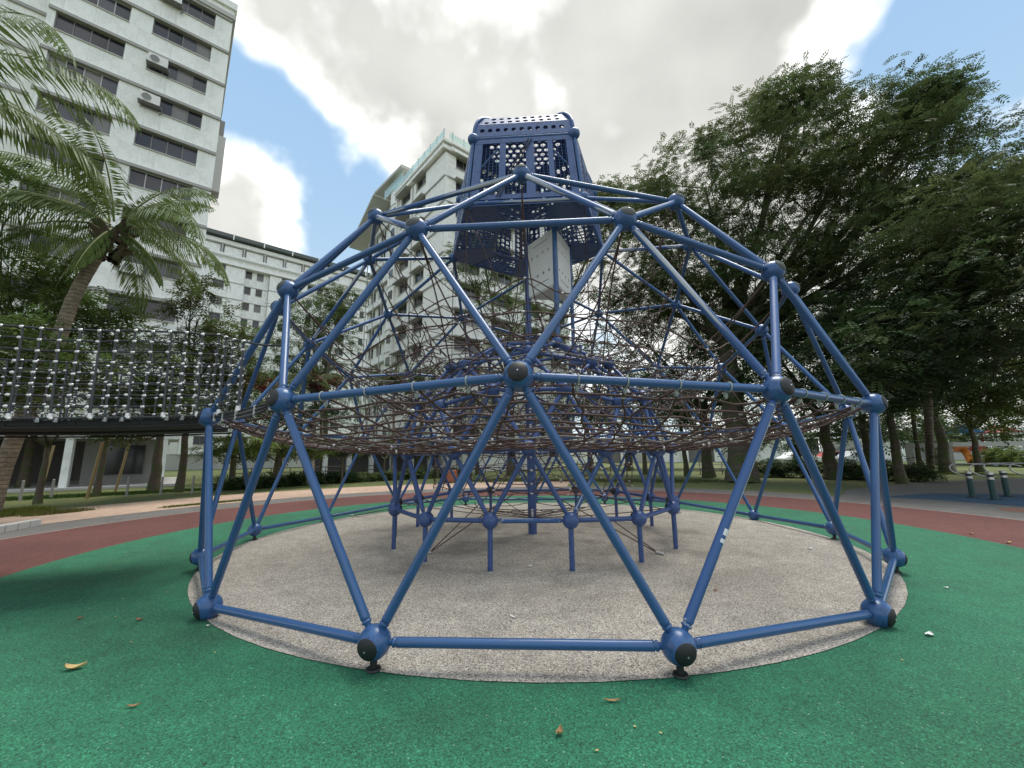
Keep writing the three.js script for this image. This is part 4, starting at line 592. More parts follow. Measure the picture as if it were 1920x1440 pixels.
// coconut palms at the left; frond = [heading, rise, length, droop]
{
  const tp = [[-13.60, 9.00, -11.79], [-13.89, 7.86, -11.61], [-14.15, 6.59, -11.44], [-14.39, 4.94, -11.39], [-14.81, 2.82, -11.25], [-15.34, 0.93, -11.22]].reverse(); const b = tp[0]; b[1] = 0; tp[0] = [b[0], -0.03, b[2]];
  palm('leaning coconut palm with full crown in front of the left block', [b[0], 0, b[2]], tp, 0.165, [
    [75, 22, 4.6, 1.9], [100, 5, 4.4, 1.6], [90, 52, 3.8, 1.9], [30, 60, 3.6, 1.5], [-20, 74, 3.6, 0.8], [150, 66, 3.4, 1.3], [-60, 58, 4.3, 1.8], [-80, 36, 4.8, 1.9], [-105, 18, 4.6, 1.9], [-75, 8, 4.4, 1.7], [-45, 24, 4.2, 2.1], [180, 25, 4.2, 2.0], [-150, 5, 4.0, 1.8], [95, -32, 2.6, 0.9], [-95, -30, 2.8, 0.9], [20, -48, 2.4, 0.5], [-30, -62, 2.0, 0.3], [200, 50, 4, 1.8]], 611);
  const c2 = [-13.93, 9.94, -6.79], b2 = [c2[0] - 0.9, 0, c2[2] + 0.4];
  palm('second coconut palm whose fronds hang into the top left corner', b2, [[b2[0], -0.03, b2[2]], [b2[0] + 0.3, 4, b2[2] - 0.2], [b2[0] + 0.7, 8, b2[2] - 0.3], c2], 0.18, [[88, 34, 5.2, 1.9], [118, 40, 5, 2.0], [78, 6, 4.8, 1.7], [150, 20, 4.8, 2], [20, 25, 4.6, 2], [-60, 40, 4.6, 2], [-120, 30, 4.6, 2], [170, 35, 4.6, 2], [-10, 60, 4.2, 1.6]], 622);
}
const T = (seed, label, base, fork, r, col, blobs, o = {}) => tree(o.name || 'tree', label, { seed, base, fork, r, col: GREENS[col], blobs, ...o });
// --- right: the great rain trees
T(701, 'huge spreading rain tree with fine dark foliage right of the dome', [10.98, 0.00, -22.35], 7.5, 0.55, 'rain', [[[8.05, 15.83, -24.72], 3.0], [[11.60, 19.07, -24.38], 3.8], [[15.57, 20.77, -23.27], 4.0], [[18.92, 19.27, -21.98], 4.0], [[21.09, 17.69, -21.33], 2.9, 0.5], [[12.74, 15.45, -22.67], 3.9], [[16.56, 16.40, -21.33], 4.0], [[19.46, 15.70, -20.14], 4.0], [[7.24, 19.12, -27.05], 2.3], [[9.49, 11.74, -23.13], 3.0], [[13.00, 10.81, -21.35], 3.2, 0.5], [[16.42, 11.60, -20.16], 3.4, 0.5], [[21.02, 13.38, -19.98], 2.4], [[8.36, 11.46, -25.67], 2.8], [[18.20, 12.29, -19.95], 3.4, 0.5], [[14.83, 7.76, -21.36], 2.8, 0.5], [[18.30, 8.83, -19.85], 2.8, 0.5], [[12.11, 8.70, -24.13], 2.8, 0.5], [[17.03, 23.66, -23.47], 1.7], [[22.13, 20.19, -20.26], 1.1, 0.45]],
  { clumps: 80, per: 180, leaf: 0.15, flat: 0.42, cl: 0.8, shell: 0.6, bark: mBark, twigs: 9, name: 'rain_tree' });
T(702, 'second rain tree with open crown at the right edge', [27.66, 0.00, -29.11], 5.5, 0.26, 'rain', [[[16.69, 9.74, -14.33], 2.6, 0.5], [[17.88, 10.31, -14.46], 2.2, 0.5], [[17.86, 8.67, -16.03], 2.4, 0.5], [[16.31, 7.73, -13.23], 2.8, 0.5], [[16.91, 9.15, -15.59], 2.6, 0.5], [[15.92, 5.89, -13.69], 2.6, 0.45], [[16.34, 7.43, -16.18], 2.5, 0.5], [[16.99, 8.31, -12.34], 3, 0.5], [[15.88, 5.84, -12.16], 2.6, 0.5], [[19.05, 12.75, -16.19], 1.6, 0.5]],
  { clumps: 52, per: 150, leaf: 0.14, flat: 0.42, cl: 0.75, shell: 0.6, bark: mBark, twigs: 9, name: 'rain_tree' });
// --- right: understorey
T(703, 'dark bushy tree behind the right side of the dome', [16.49, 0.00, -23.75], 3.2, 0.3, 'dark', [[[13.70, 6.39, -18.48], 2.2, 0.8], [[12.28, 5.40, -19.45], 1.9, 0.8], [[15.36, 6.84, -18.44], 2.2, 0.8], [[13.30, 3.82, -17.52], 1.8, 0.6], [[12.35, 8.25, -21.74], 2.2, 0.8]], { clumps: 40, per: 80, leaf: 0.2, bark: mBarkDark });
T(704, 'dark tree with slender trunk beside the hedge end at the right', [17.13, 0.00, -20.19], 4.4, 0.17, 'dark', [[[13.51, 5.34, -14.75], 2.0, 0.7], [[12.85, 4.10, -15.32], 1.5, 0.7], [[14.57, 4.22, -15.12], 1.7, 0.7], [[15.23, 7.34, -15.87], 1.8, 0.7]], { clumps: 38, per: 80, leaf: 0.18, bark: mBark });
T(705, 'tall dark tree behind the right mast of the dome', [11.04, 0.00, -26.51], 4.5, 0.28, 'dark', [[[9.04, 8.14, -25.44], 2.3, 0.8], [[11.42, 6.50, -24.47], 2.2, 0.8], [[7.17, 10.86, -28.10], 2.4, 0.8], [[12.05, 4.66, -23.04], 1.8, 0.7], [[9.66, 4.70, -25.21], 1.9, 0.7]], { clumps: 38, per: 78, leaf: 0.2, bark: mBarkDark });
T(706, 'yellow green spreading tree beyond the fitness yard', [29.33, 0.00, -28.66], 3.0, 0.17, 'fresh', [[[21.39, 5.81, -21.04], 2.4, 0.6], [[21.99, 4.47, -20.41], 2.3, 0.5], [[21.12, 5.21, -18.38], 2.4, 0.6], [[20.64, 4.30, -21.77], 2.0, 0.5], [[23.46, 7.36, -21.76], 2.6, 0.6]], { clumps: 34, per: 75, leaf: 0.2, bark: mBarkDark });
T(707, 'bright green feathery tree at the far right edge', [31.48, 0.00, -26.54], 3.4, 0.3, 'bright', [[[25.00, 6.97, -21.54], 2.4, 0.5], [[25.48, 5.16, -20.97], 3, 0.5], [[26.79, 4.37, -24.05], 2.4, 0.5], [[25.94, 3.68, -21.97], 2.4, 0.5]], { clumps: 34, per: 75, leaf: 0.2 });
T(708, 'far dark tree over the playground wall', [40.60, 0.00, -43.39], 3, 0.3, 'dark', [[[44.13, 3.97, -46.35], 4.2, 0.5], [[40.65, 4.05, -46.81], 4.0, 0.5], [[47.91, 3.17, -45.39], 4.4, 0.45], [[49.84, 3.66, -43.26], 5, 0.5], [[41.92, 7.41, -45.68], 4.6, 0.6], [[48.92, 5.95, -44.31], 4.6, 0.5]], { clumps: 36, per: 70, leaf: 0.3 });
T(709, 'far tree closing the view behind the hedge', [23.09, 0.00, -36.93], 3, 0.3, 'dark', [[[21.94, 3.38, -35.81], 3.4, 0.5], [[19.22, 3.75, -37.34], 3.4, 0.5], [[26.05, 3.29, -35.46], 3.6, 0.5], [[17.28, 3.74, -40.46], 3.4, 0.5], [[27.91, 3.38, -34.02], 3.4, 0.5], [[24.96, 7.29, -36.24], 3.6, 0.6], [[21.66, 8.23, -38.30], 3.4, 0.6]], { clumps: 36, per: 70, leaf: 0.28 });
T(710, 'far tree seen through the nets right of the mast', [9.02, 0.00, -38.88], 3, 0.3, 'dark', [[[8.73, 5.99, -43.13], 3.0, 0.5], [[13.28, 5.24, -41.95], 3.0, 0.5], [[5.14, 6.94, -45.71], 3.0, 0.6], [[11.59, 10.81, -44.52], 3.4, 0.7], [[5.98, 13.04, -45.61], 3.4, 0.7]], { clumps: 36, per: 66, leaf: 0.28 });
T(711, 'tree behind the lookout tower', [-1.46, 0.00, -31.29], 6.5, 0.3, 'mid', [[[-4.52, 16.09, -29.66], 2.0, 0.7], [[-1.64, 13.48, -29.96], 2.2, 0.7], [[1.20, 11.67, -29.98], 2.2, 0.7], [[4.15, 14.93, -29.71], 2.4, 0.8], [[5.68, 18.87, -30.48], 2.2, 0.8], [[-3.82, 19.41, -30.76], 1.4, 0.7], [[-1.27, 10.05, -29.97], 1.6, 0.7], [[6.87, 22.66, -31.25], 1.6, 0.7]], { clumps: 26, per: 70, leaf: 0.2, shell: 0.6, bark: mBarkDark });
// thin trunks standing free in the grove
[[1288, 893, 'slender dark trunk left of the bench in the grove'], [1635, 896, 'slim trunk between the dome legs at the right'], [1728, 884, 'straight dark trunk beside the grey portal'], [1108, 888, 'thin trunk on the lawn right of the mast'], [1210, 890, 'thin trunk on the lawn behind the small dome'], [785, 893, 'thin trunk at the end of the pink path'], [895, 890, 'pale thin trunk left of the mast']].forEach(([u, v, lab], k) => { const bs = [[10.22, 0.00, -27.99], [19.05, 0.00, -24.32], [27.69, 0.00, -30.92], [4.71, 0.00, -33.33], [8.25, 0.00, -30.69], [-8.76, 0.00, -32.08], [-4.39, 0.00, -33.69]][k]; const h = 5 + (k % 3) * 0.8; T(730 + k, lab, bs, h, 0.13 + 0.05 * (k % 2), k === 6 ? 'olive' : 'dark', [[[bs[0] - 0.8, h + 1.2, bs[2]], 1.7, 0.8], [[bs[0] + 1, h + 0.9, bs[2] + 0.5], 1.6, 0.8], [[bs[0] + 0.2, h - 0.4, bs[2] - 0.8], 1.5, 0.6]], { clumps: 24, per: 55, leaf: 0.2, bark: k === 6 ? mBarkPale : mBarkDark, lean: [0.3 * ((k % 3) - 1), 0] }); });
// --- left: trees along the block
T(720, 'leafy tree at the left edge behind the bridge', [-28.05, 0.00, -21.83], 4.5, 0.2, 'fresh', [[[-17.23, 7.57, -12.01], 1.7, 0.7], [[-16.89, 6.62, -12.49], 1.6, 0.6], [[-17.61, 8.62, -11.44], 1.8, 0.7], [[-17.16, 5.75, -12.11], 1.5, 0.6], [[-17.34, 7.43, -13.54], 1.1, 0.6], [[-16.86, 10.38, -10.76], 1.2, 0.6]], { clumps: 24, per: 72, leaf: 0.17 });
T(719, 'low leafy tree just behind the bridge near the palm trunk', [-17.79, 0.00, -14.40], 2.2, 0.09, 'fresh', [[[-13.04, 4.62, -9.78], 1.0, 0.6], [[-12.80, 4.03, -10.41], 0.9, 0.6], [[-13.27, 3.84, -9.46], 1.0, 0.6], [[-12.97, 3.31, -10.04], 0.9, 0.5]], { clumps: 22, per: 66, leaf: 0.14 });
T(721, 'thin tree with pale green sprays right of the palm trunk', [-18.91, 0.00, -17.43], 4.2, 0.10, 'fresh', [[[-15.28, 6.72, -12.91], 1.1, 0.6], [[-14.83, 6.10, -13.42], 1.0, 0.6], [[-15.45, 5.70, -12.70], 1.0, 0.6], [[-14.85, 4.53, -13.39], 1.0, 0.6]], { clumps: 18, per: 60, leaf: 0.15, lean: [0.2, 0] });
T(722, 'stout shrubby tree in front of the void deck', [-18.23, 0.00, -19.46], 3.0, 0.20, 'fresh', [[[-14.94, 3.97, -14.76], 1.4, 0.7], [[-14.24, 3.63, -15.44], 1.2, 0.7], [[-14.58, 5.09, -15.11], 1.2, 0.7], [[-15.16, 2.74, -14.54], 0.9, 0.5]], { clumps: 24, per: 70, leaf: 0.17, bark: mBarkDark });
T(723, 'feathery olive tree at the corner of the left block', [-16.84, -0.00, -19.31], 5.0, 0.14, 'olive', [[[-14.55, 7.78, -16.50], 1.2, 0.8], [[-14.84, 6.27, -16.24], 1.1, 0.7], [[-13.74, 6.74, -17.18], 1.2, 0.7], [[-14.17, 5.45, -16.83], 1.2, 0.7], [[-14.77, 8.95, -16.30], 0.8, 0.8], [[-13.34, 5.57, -17.49], 0.9, 0.7]], { clumps: 20, per: 60, leaf: 0.15, shell: 0.5 });
T(724, 'bushy green tree beside the feathery olive tree', [-15.89, 0.00, -21.45], 3.2, 0.14, 'fresh', [[[-14.82, 7.25, -18.88], 1.3, 0.8], [[-14.15, 5.18, -19.39], 1.2, 0.7], [[-15.13, 4.55, -18.63], 1.2, 0.7]], { clumps: 26, per: 66, leaf: 0.16 });
T(725, 'broad green tree between the far blocks', [-17.59, 0.00, -33.99], 7, 0.35, 'mid', [[[-20.57, 15.64, -36.62], 2.6, 0.8], [[-18.80, 13.74, -37.56], 2.4, 0.8], [[-21.56, 12.30, -36.04], 2.4, 0.8], [[-19.85, 9.92, -37.01], 2.6, 0.7], [[-18.98, 17.46, -38.59], 2.0, 0.8], [[-22.83, 9.11, -35.25], 2.4, 0.7]], { clumps: 36, per: 72, leaf: 0.24 });
T(726, 'dark tree low behind the dome entrance', [-18.96, 0.00, -30.37], 3.5, 0.25, 'dark', [[[-17.78, 5.05, -26.61], 2.0, 0.7], [[-16.36, 5.27, -28.66], 2.0, 0.7], [[-14.56, 5.08, -30.72], 2.0, 0.7], [[-18.98, 4.62, -25.76], 1.8, 0.7]], { clumps: 30, per: 66, leaf: 0.2 });
[['low bright tree in the planting bed nearest the left legs', [-14.89, 0.00, -20.97], [-14.12, 2.16, -19.41]], ['low bright tree second in the planting bed', [-13.79, 0.00, -21.91], [-13.45, 2.10, -21.08]], ['low bright tree third in the planting bed', [-12.59, 0.00, -22.93], [-12.57, 2.12, -22.76]], ['low bright tree fourth in the planting bed', [-11.35, 0.00, -24.51], [-11.74, 2.16, -25.42]], ['low bright tree last in the planting bed', [-9.82, 0.00, -27.42], [-10.71, 2.30, -29.09]]].forEach(([lab, b, c], k) => T(740 + k, lab, b, 1.5, 0.07, k % 2 ? 'mid' : 'bright', [[c, 1.15, 0.55], [[c[0] + 0.9, c[1] + 0.1, c[2]], 0.9, 0.55], [[c[0] - 0.9, c[1] - 0.1, c[2] + 0.3], 0.9, 0.5]], { clumps: 18, per: 56, leaf: 0.16, group: 'trees of the planting bed' }));
T(746, 'low tree over the walkway posts', [-6.68, 0.00, -29.40], 2.0, 0.1, 'mid', [[[-8.16, 2.24, -31.98], 1.3, 0.5], [[-5.90, 2.50, -33.48], 1.4, 0.5], [[-10.04, 3.25, -32.48], 1.3, 0.6]], { clumps: 22, per: 56, leaf: 0.18 });
T(747, 'small fan of red and green leaves below the far block', [-13.63, 0.00, -26.38], 3.0, 0.08, 'red', [[[-16.76, 6.19, -24.88], 0.9, 0.5], [[-15.39, 7.12, -29.19], 0.9, 0.5]], { clumps: 10, per: 40, leaf: 0.3 });
palm('small palm low between the far blocks', [[-14.20, 0.00, -26.47][0], 0, [-14.20, 0.00, -26.47][2]], [[-14.20, 0.00, -26.47], [-15.67, 3.75, -29.04], [-15.78, 6.89, -28.98]], 0.10, [[80, 40, 2.6, 2], [-80, 40, 2.6, 2], [20, 60, 2.4, 1.6], [130, 30, 2.6, 2], [-130, 30, 2.6, 2], [50, 10, 2.4, 1.4], [-40, 15, 2.4, 1.4], [0, 35, 2.5, 2], [180, 50, 2.3, 1.6]], 633, GREENS.olive);
palm('palm crown low in front of the tower block', [[-9.46, 0.00, -27.97][0], 0, [-9.46, 0.00, -27.97][2]], [[-9.46, 0.00, -27.97], [-11.24, 3.96, -33.15], [-11.37, 7.74, -33.10]], 0.10, [[80, 40, 2.6, 2], [-80, 40, 2.6, 2], [20, 60, 2.4, 1.6], [130, 30, 2.6, 2], [-130, 30, 2.6, 2], [50, 10, 2.4, 1.4], [-40, 15, 2.4, 1.4], [0, 35, 2.5, 2]], 634, GREENS.olive);
palm('dark palm leaning out of the grove at the right', [[23.04, 0.00, -25.22][0], 0, [23.04, 0.00, -25.22][2]], [[23.04, 0.00, -25.22], [16.41, 3.31, -17.51], [16.59, 5.76, -17.34]], 0.14, [[80, 30, 3.4, 2], [-80, 40, 3.2, 2], [20, 60, 3, 1.6], [130, 30, 3.2, 2], [-130, 30, 3, 2], [50, 10, 3, 1.4], [-40, 15, 3, 1.4], [0, 35, 3, 2], [180, 50, 3, 1.6]], 635, GREENS.dark);
// hedges
hedge('hedge', 'clipped green hedge below the rain trees', [13.53, 0.00, -27.27], [18.17, 0.00, -24.49], 1.05, 1.2, GREENS.hedge, 801); hedge('hedge', 'loose dark hedge end beside the paved yard', [17.48, 0.00, -23.57], [19.37, 0.00, -21.39], 1.0, 1.2, GREENS.dark, 802);
hedge('hedge', 'long low hedge along the pink path on the left', [-15.39, 0.00, -20.70], [-11.84, 0.00, -25.56], 0.55, 0.8, GREENS.hedge, 803); hedge('hedge', 'low planting in front of the walkway', [-11.36, 0.00, -26.01], [-5.51, 0.00, -31.38], 0.5, 0.8, GREENS.mid, 804);
hedge('croton_bed', 'yellow and red leaved bed behind the grey wall frame', [42.16, 0.00, -40.53], [40.89, 0.00, -35.94], 1.6, 1.2, GREENS.bright, 805, 'flower bed');
// grass tufts: strips along the path
{
  const R = rng(77), B = leafBuf(); const strip = (a, b, w, n, h, col) => { for (let k = 0; k < n; k++) { const s = R(), x = a[0] + (b[0] - a[0]) * s + (R() - 0.5) * w, z = a[2] + (b[2] - a[2]) * s + (R() - 0.5) * w; const d = V3(gauss(R) * 0.5, 1, gauss(R) * 0.5).normalize(), nn = V3(gauss(R), 0.1, gauss(R)); nn.addScaledVector(d, -nn.dot(d)).normalize(); const v = 0.7 + 0.6 * R(); leaf(B, x, -0.03, z, d, nn, h * (0.5 + R()), 0.02, [col[0] * v, col[1] * v, col[2] * v]); } };
  strip([-15.06, 0.00, -10.89], [-15.48, 0.00, -12.42], 0.9, 5200, 0.14, [0.20, 0.22, 0.05]); strip([-14.25, 0.00, -11.45], [-13.97, 0.00, -12.46], 0.6, 1800, 0.10, [0.18, 0.19, 0.06]);
  strip([-11.83, 0.00, -13.12], [-10.69, 0.00, -15.27], 0.35, 2200, 0.06, [0.16, 0.19, 0.05]);
  strip([-22.02, 0.00, -15.97], [-17.87, 0.00, -19.42], 1.8, 9000, 0.09, [0.07, 0.12, 0.03]); strip([-18.18, 0.00, -19.75], [-15.67, 0.00, -21.07], 1.6, 3000, 0.09, [0.07, 0.12, 0.03]); strip([-3.25, 0.00, -26.26], [9.84, 0.00, -22.99], 2.5, 9000, 0.08, [0.11, 0.13, 0.04]); strip([25.54, 0.00, -28.85], [28.36, 0.00, -25.92], 2.5, 4000, 0.07, [0.13, 0.17, 0.04]);
  const m = part(scene, 'grass', leafGeo(B), leafMat()); m.userData = { kind: 'stuff', label: 'short grass along the path and lawn edges', category: 'grass' };
}

// ---------- things on the left lawn ----------
{
  const mTimber = std([0.34, 0.24, 0.12], 0.85), mPost = std([0.30, 0.28, 0.26], 0.9);
  [[[-20.31, 0.00, -15.83], 'short grey lawn post nearest the left edge'], [[-20.00, -0.00, -16.63], 'short grey lawn post left of the staked trunks'], [[-17.39, -0.00, -17.29], 'short grey lawn post right of the staked trunks'], [[-16.46, 0.00, -17.93], 'short grey lawn post beside the stout tree'], [[-15.60, -0.00, -18.62], 'short grey lawn post nearest the dome']].forEach(([p, lab]) => { const t = thing('lawn_post', lab, 'post', [p[0], -0.03, p[2]], 0, 'lawn posts'); part(t, 'post', new THREE.CylinderGeometry(0.04, 0.05, 0.75, 8).translate(0, 0.375, 0), mPost); part(t, 'top', new THREE.SphereGeometry(0.045, 8, 6).translate(0, 0.76, 0), mPost); });
  [[[-23.24, 0.00, -18.85], 0.25, 'timber tree stake nearest the left edge'], [[-19.76, 0.00, -19.05], 0.35, 'timber tree stake leaning left of the stout tree'], [[-18.26, -0.00, -16.48], 0.3, 'timber tree stake beside the thin pale tree']].forEach(([p, ln, lab]) => { const t = single('tree_stake', taper([V3(0, 0, 0), V3(ln * 0.5, 1.1, 0), V3(ln, 2.3, 0)], [0.06, 0.055, 0.05], 7), mTimber, lab, 'stake', [p[0], -0.03, p[2]], 'tree stakes'); });
  const k = thing('kerb_block', 'pale weathered kerb block at the end of the grass verge', 'kerb', [[-11.65, -0.00, -8.83][0], -0.03, [-11.65, -0.00, -8.83][2]], 0); { const a = V3(0, 0, 0), b = V3([-11.94, 0.00, -9.74][0] - [-11.65, -0.00, -8.83][0], 0, [-11.94, 0.00, -9.74][2] - [-11.65, -0.00, -8.83][2]), d = b.clone().sub(a), L = d.length(); const n = 3; for (let i = -2; i < n; i++) { const m = part(k, 'kerb_stone', new RoundedBoxGeometry(L / n - 0.012, 0.17, 0.16, 2, 0.02), mConcrete); m.position.copy(a).addScaledVector(d, (i + 0.5) / n).setY(0.085); m.rotation.y = -Math.atan2(d.z, d.x); } }
  // railing in front of the planting bed
  const rl = thing('railing', 'low brown railing behind the planting bed', 'railing', [[-18.33, 0.00, -24.61][0], 0, [-18.33, 0.00, -24.61][2]]); { const e = [-11.39, 0.00, -29.63], s = [-18.33, 0.00, -24.61], d = V3(e[0] - s[0], 0, e[2] - s[2]); const mR = std([0.10, 0.075, 0.06], 0.7); for (let i = 0; i <= 8; i++) { const m = part(rl, 'post', new THREE.CylinderGeometry(0.03, 0.03, 0.95, 8), mR); m.position.copy(d).multiplyScalar(i / 8).setY(0.45); } for (const y of [0.35, 0.62, 0.9]) part(rl, 'rail', tube([V3(0, y, 0), d.clone().setY(y)], 0.025, 6), mR); }
  const bin = thing('planter_box', 'small terracotta box at the end of the pink path', 'planter', [[-4.92, 0.00, -24.95][0], -0.016, [-4.92, 0.00, -24.95][2]]); part(bin, 'box', new RoundedBoxGeometry(0.85, 0.62, 0.6, 2, 0.03).translate(0, 0.31, 0), std([0.36, 0.12, 0.07], 0.8)); part(bin, 'rim', new RoundedBoxGeometry(0.92, 0.07, 0.67, 2, 0.02).translate(0, 0.64, 0), std([0.40, 0.15, 0.09], 0.8));
}
// ---------- fitness yard and playground on the right ----------
{
  const mChrome = std([0.42, 0.41, 0.39], 0.3, { metalness: 0.9 }), mPostG = std([0.018, 0.055, 0.05], 0.5), mBlk = std([0.02, 0.02, 0.02], 0.6);
  const unit = (p, h, s, lab) => { const t = thing('fitness_post', lab, 'exercise machine', [p[0], -0.016, p[2]], -0.5, 'steel handled fitness posts');
    part(t, 'post', new THREE.CylinderGeometry(0.085 * s, 0.09 * s, h * 0.62, 16).translate(0, h * 0.31, 0), mPostG); for (let i = 0; i < 3; i++) { const c = part(t, 'joint', new THREE.CylinderGeometry(0.095 * s, 0.10 * s, h * 0.07, 16), i % 2 ? mBlk : mChrome); c.position.y = h * (0.65 + i * 0.075); }
    const hp = [V3(0.0, h * 0.7, 0.0), V3(-0.22, h * 0.74, 0.05), V3(-0.40, h * 0.86, 0.08), V3(-0.42, h * 0.97, 0.08), V3(-0.34, h * 1.06, 0.06), V3(-0.1, h * 1.08, 0.02), V3(0.5, h * 1.07, -0.05), V3(0.72, h * 1.02, -0.08)]; part(t, 'handle', tube(hp, 0.019, 8, 40), mChrome); part(t, 'foot_plate', new THREE.CylinderGeometry(0.16, 0.16, 0.012, 18).translate(0, 0.008, 0), mBlk); };
  unit([14.06, 0.00, -14.11], 0.98, 0.85, 'leftmost steel handled fitness post on the blue floor'); unit([14.04, 0.00, -13.47], 0.98, 0.88, 'second steel handled fitness post, nearest the camera'); unit([15.36, 0.00, -14.33], 0.98, 0.85, 'fitness post behind the second one'); unit([15.76, 0.00, -13.96], 0.98, 0.85, 'fitness post cut by the right edge');
  // grey concrete portals
  const portal = (p, w, h, turn, lab) => { const t = thing('concrete_portal', lab, 'wall', [p[0], -0.03, p[2]], turn); boxAt(t, 'pillar', -w / 2, -w / 2 + 0.35, 0, h, -0.15, 0.15, mConcrete); boxAt(t, 'pillar', w / 2 - 0.35, w / 2, 0, h, -0.15, 0.15, mConcrete); boxAt(t, 'lintel', -w / 2 - 0.05, w / 2 + 0.05, h + 0.002, h + 0.32, -0.18, 0.18, mConcrete); };
  portal([28.26, 0.00, -30.75], 2.4, 1.7, -0.5, 'grey concrete frame by the tree trunks'); portal([33.52, 0.00, -32.21], 5.2, 1.75, -0.35, 'wide grey concrete frame before the playground');
  // play structure beyond: coloured deck, roofs and slides
  const pg = thing('play_structure', 'distant play structure with blue roof and red and orange panels', 'playground', [[36.30, 0.00, -36.30][0] * 1.25, 0, [36.30, 0.00, -36.30][2] * 1.25], -0.5); const red = std([0.55, 0.04, 0.03], 0.45), org = std([0.75, 0.22, 0.03], 0.45), blu = std([0.04, 0.25, 0.60], 0.45), yel = std([0.75, 0.45, 0.03], 0.45), wht = std([0.75, 0.75, 0.73], 0.5);
  for (const [x, z] of [[-1.2, -0.8], [-1.2, 0.8], [1.2, -0.8], [1.2, 0.8]]) { const m = part(pg, 'post', new THREE.CylinderGeometry(0.07, 0.07, 3.3, 10), red); m.position.set(x, 1.65, z); }
  boxAt(pg, 'deck', -1.15, 1.15, 1.2, 1.3, -0.75, 0.75, wht); boxAt(pg, 'panel', -1.1, 0.0, 1.302, 2.1, 0.76, 0.82, org); boxAt(pg, 'panel', 0.1, 1.1, 1.302, 2.1, 0.76, 0.82, red); const rf = part(pg, 'roof', new THREE.ConeGeometry(1.9, 1.0, 4).rotateY(Math.PI / 4), blu); rf.position.y = 3.7; part(pg, 'slide', tube([V3(1.1, 1.35, 0.3), V3(1.8, 1.1, 0.6), V3(2.5, 0.4, 1.0), V3(3.1, 0.2, 1.2)], 0.3, 10), red); part(pg, 'slide', tube([V3(-0.3, 1.35, 0.8), V3(-0.4, 1.0, 1.7), V3(-0.5, 0.35, 2.5), V3(-0.5, 0.2, 3)], 0.3, 10), org); boxAt(pg, 'panel', -2.4, -1.3, 0.1, 1.1, 0.7, 0.8, yel); boxAt(pg, 'panel', -2.4, -1.3, 1.15, 1.6, 0.7, 0.8, blu);
  const roofThing = (p, r, lab) => { const t = thing('play_canopy', lab, 'canopy', [p[0] * 1.3, 0, p[2] * 1.3]); part(t, 'post', new THREE.CylinderGeometry(0.07, 0.07, 3.4, 10).translate(0, 1.7, 0), wht); part(t, 'canopy', new THREE.ConeGeometry(r, 0.8, 12).translate(0, 3.6, 0), red); };
  roofThing([38.19, 0.00, -35.55], 1.0, 'narrow red play canopy beyond the croton bed'); roofThing([38.65, 0.00, -35.37], 1.5, 'wide red play canopy at the right beyond the croton bed');
  // swing frame and pale shelter among the trunks
  const sw = thing('steel_frame', 'white steel gym frame among the trunks', 'exercise machine', [[30.26, 0.00, -34.48][0], -0.03, [30.26, 0.00, -34.48][2]], -0.4); for (const [a, b] of [[[-1.2, 0, 0], [-1.0, 2.1, 0]], [[-1.0, 2.1, 0], [0.3, 2.0, 0]], [[0.3, 2.0, 0], [0.9, 0, 0]], [[-0.8, 0, -0.8], [-1.0, 2.1, 0]], [[-1.1, 1.2, 0], [-0.2, 1.0, 0.4]]]) part(sw, 'bar', tube([V3(...a), V3(...b)], 0.045, 8), mFrameLight);
  // bench on the lawn
  const bn = thing('park_bench', 'pale slatted park bench below the rain tree', 'bench', [[12.87, 0.00, -30.41][0], -0.03, [12.87, 0.00, -30.41][2]], -0.2); for (const y of [0.42, 0.66, 0.84]) boxAt(bn, 'slat', -0.9, 0.9, y, y + 0.06, y > 0.5 ? -0.2 : -0.2, y > 0.5 ? -0.16 : 0.25, mFrameLight); for (const x of [-0.75, 0.72]) boxAt(bn, 'leg', x, x + 0.05, 0, 0.9, -0.25, -0.202, mFrame);
  // low white shop row far beyond the grove
  const shop = thing('shop_row', 'low white shop row far behind the grove', 'building', [[37.28, 0.00, -65.78][0] * 0.55, 0, -72], -0.25); for (let k = 0; k < 16; k++) { boxAt(shop, 'pier', -30 + k * 5, -29 + k * 5, 0, 3.4, -0.4, 0, mFacB); boxAt(shop, 'shopfront', -28.98 + k * 5, -25.02 + k * 5, 0, 3.38, -0.9, -0.6, k % 3 === 0 ? mFacB : k % 3 === 1 ? mPanes[3] : mSoffit); } boxAt(shop, 'upper_wall', -30, 50, 3.402, 4.4, -8, 0.1, mFacB);
}
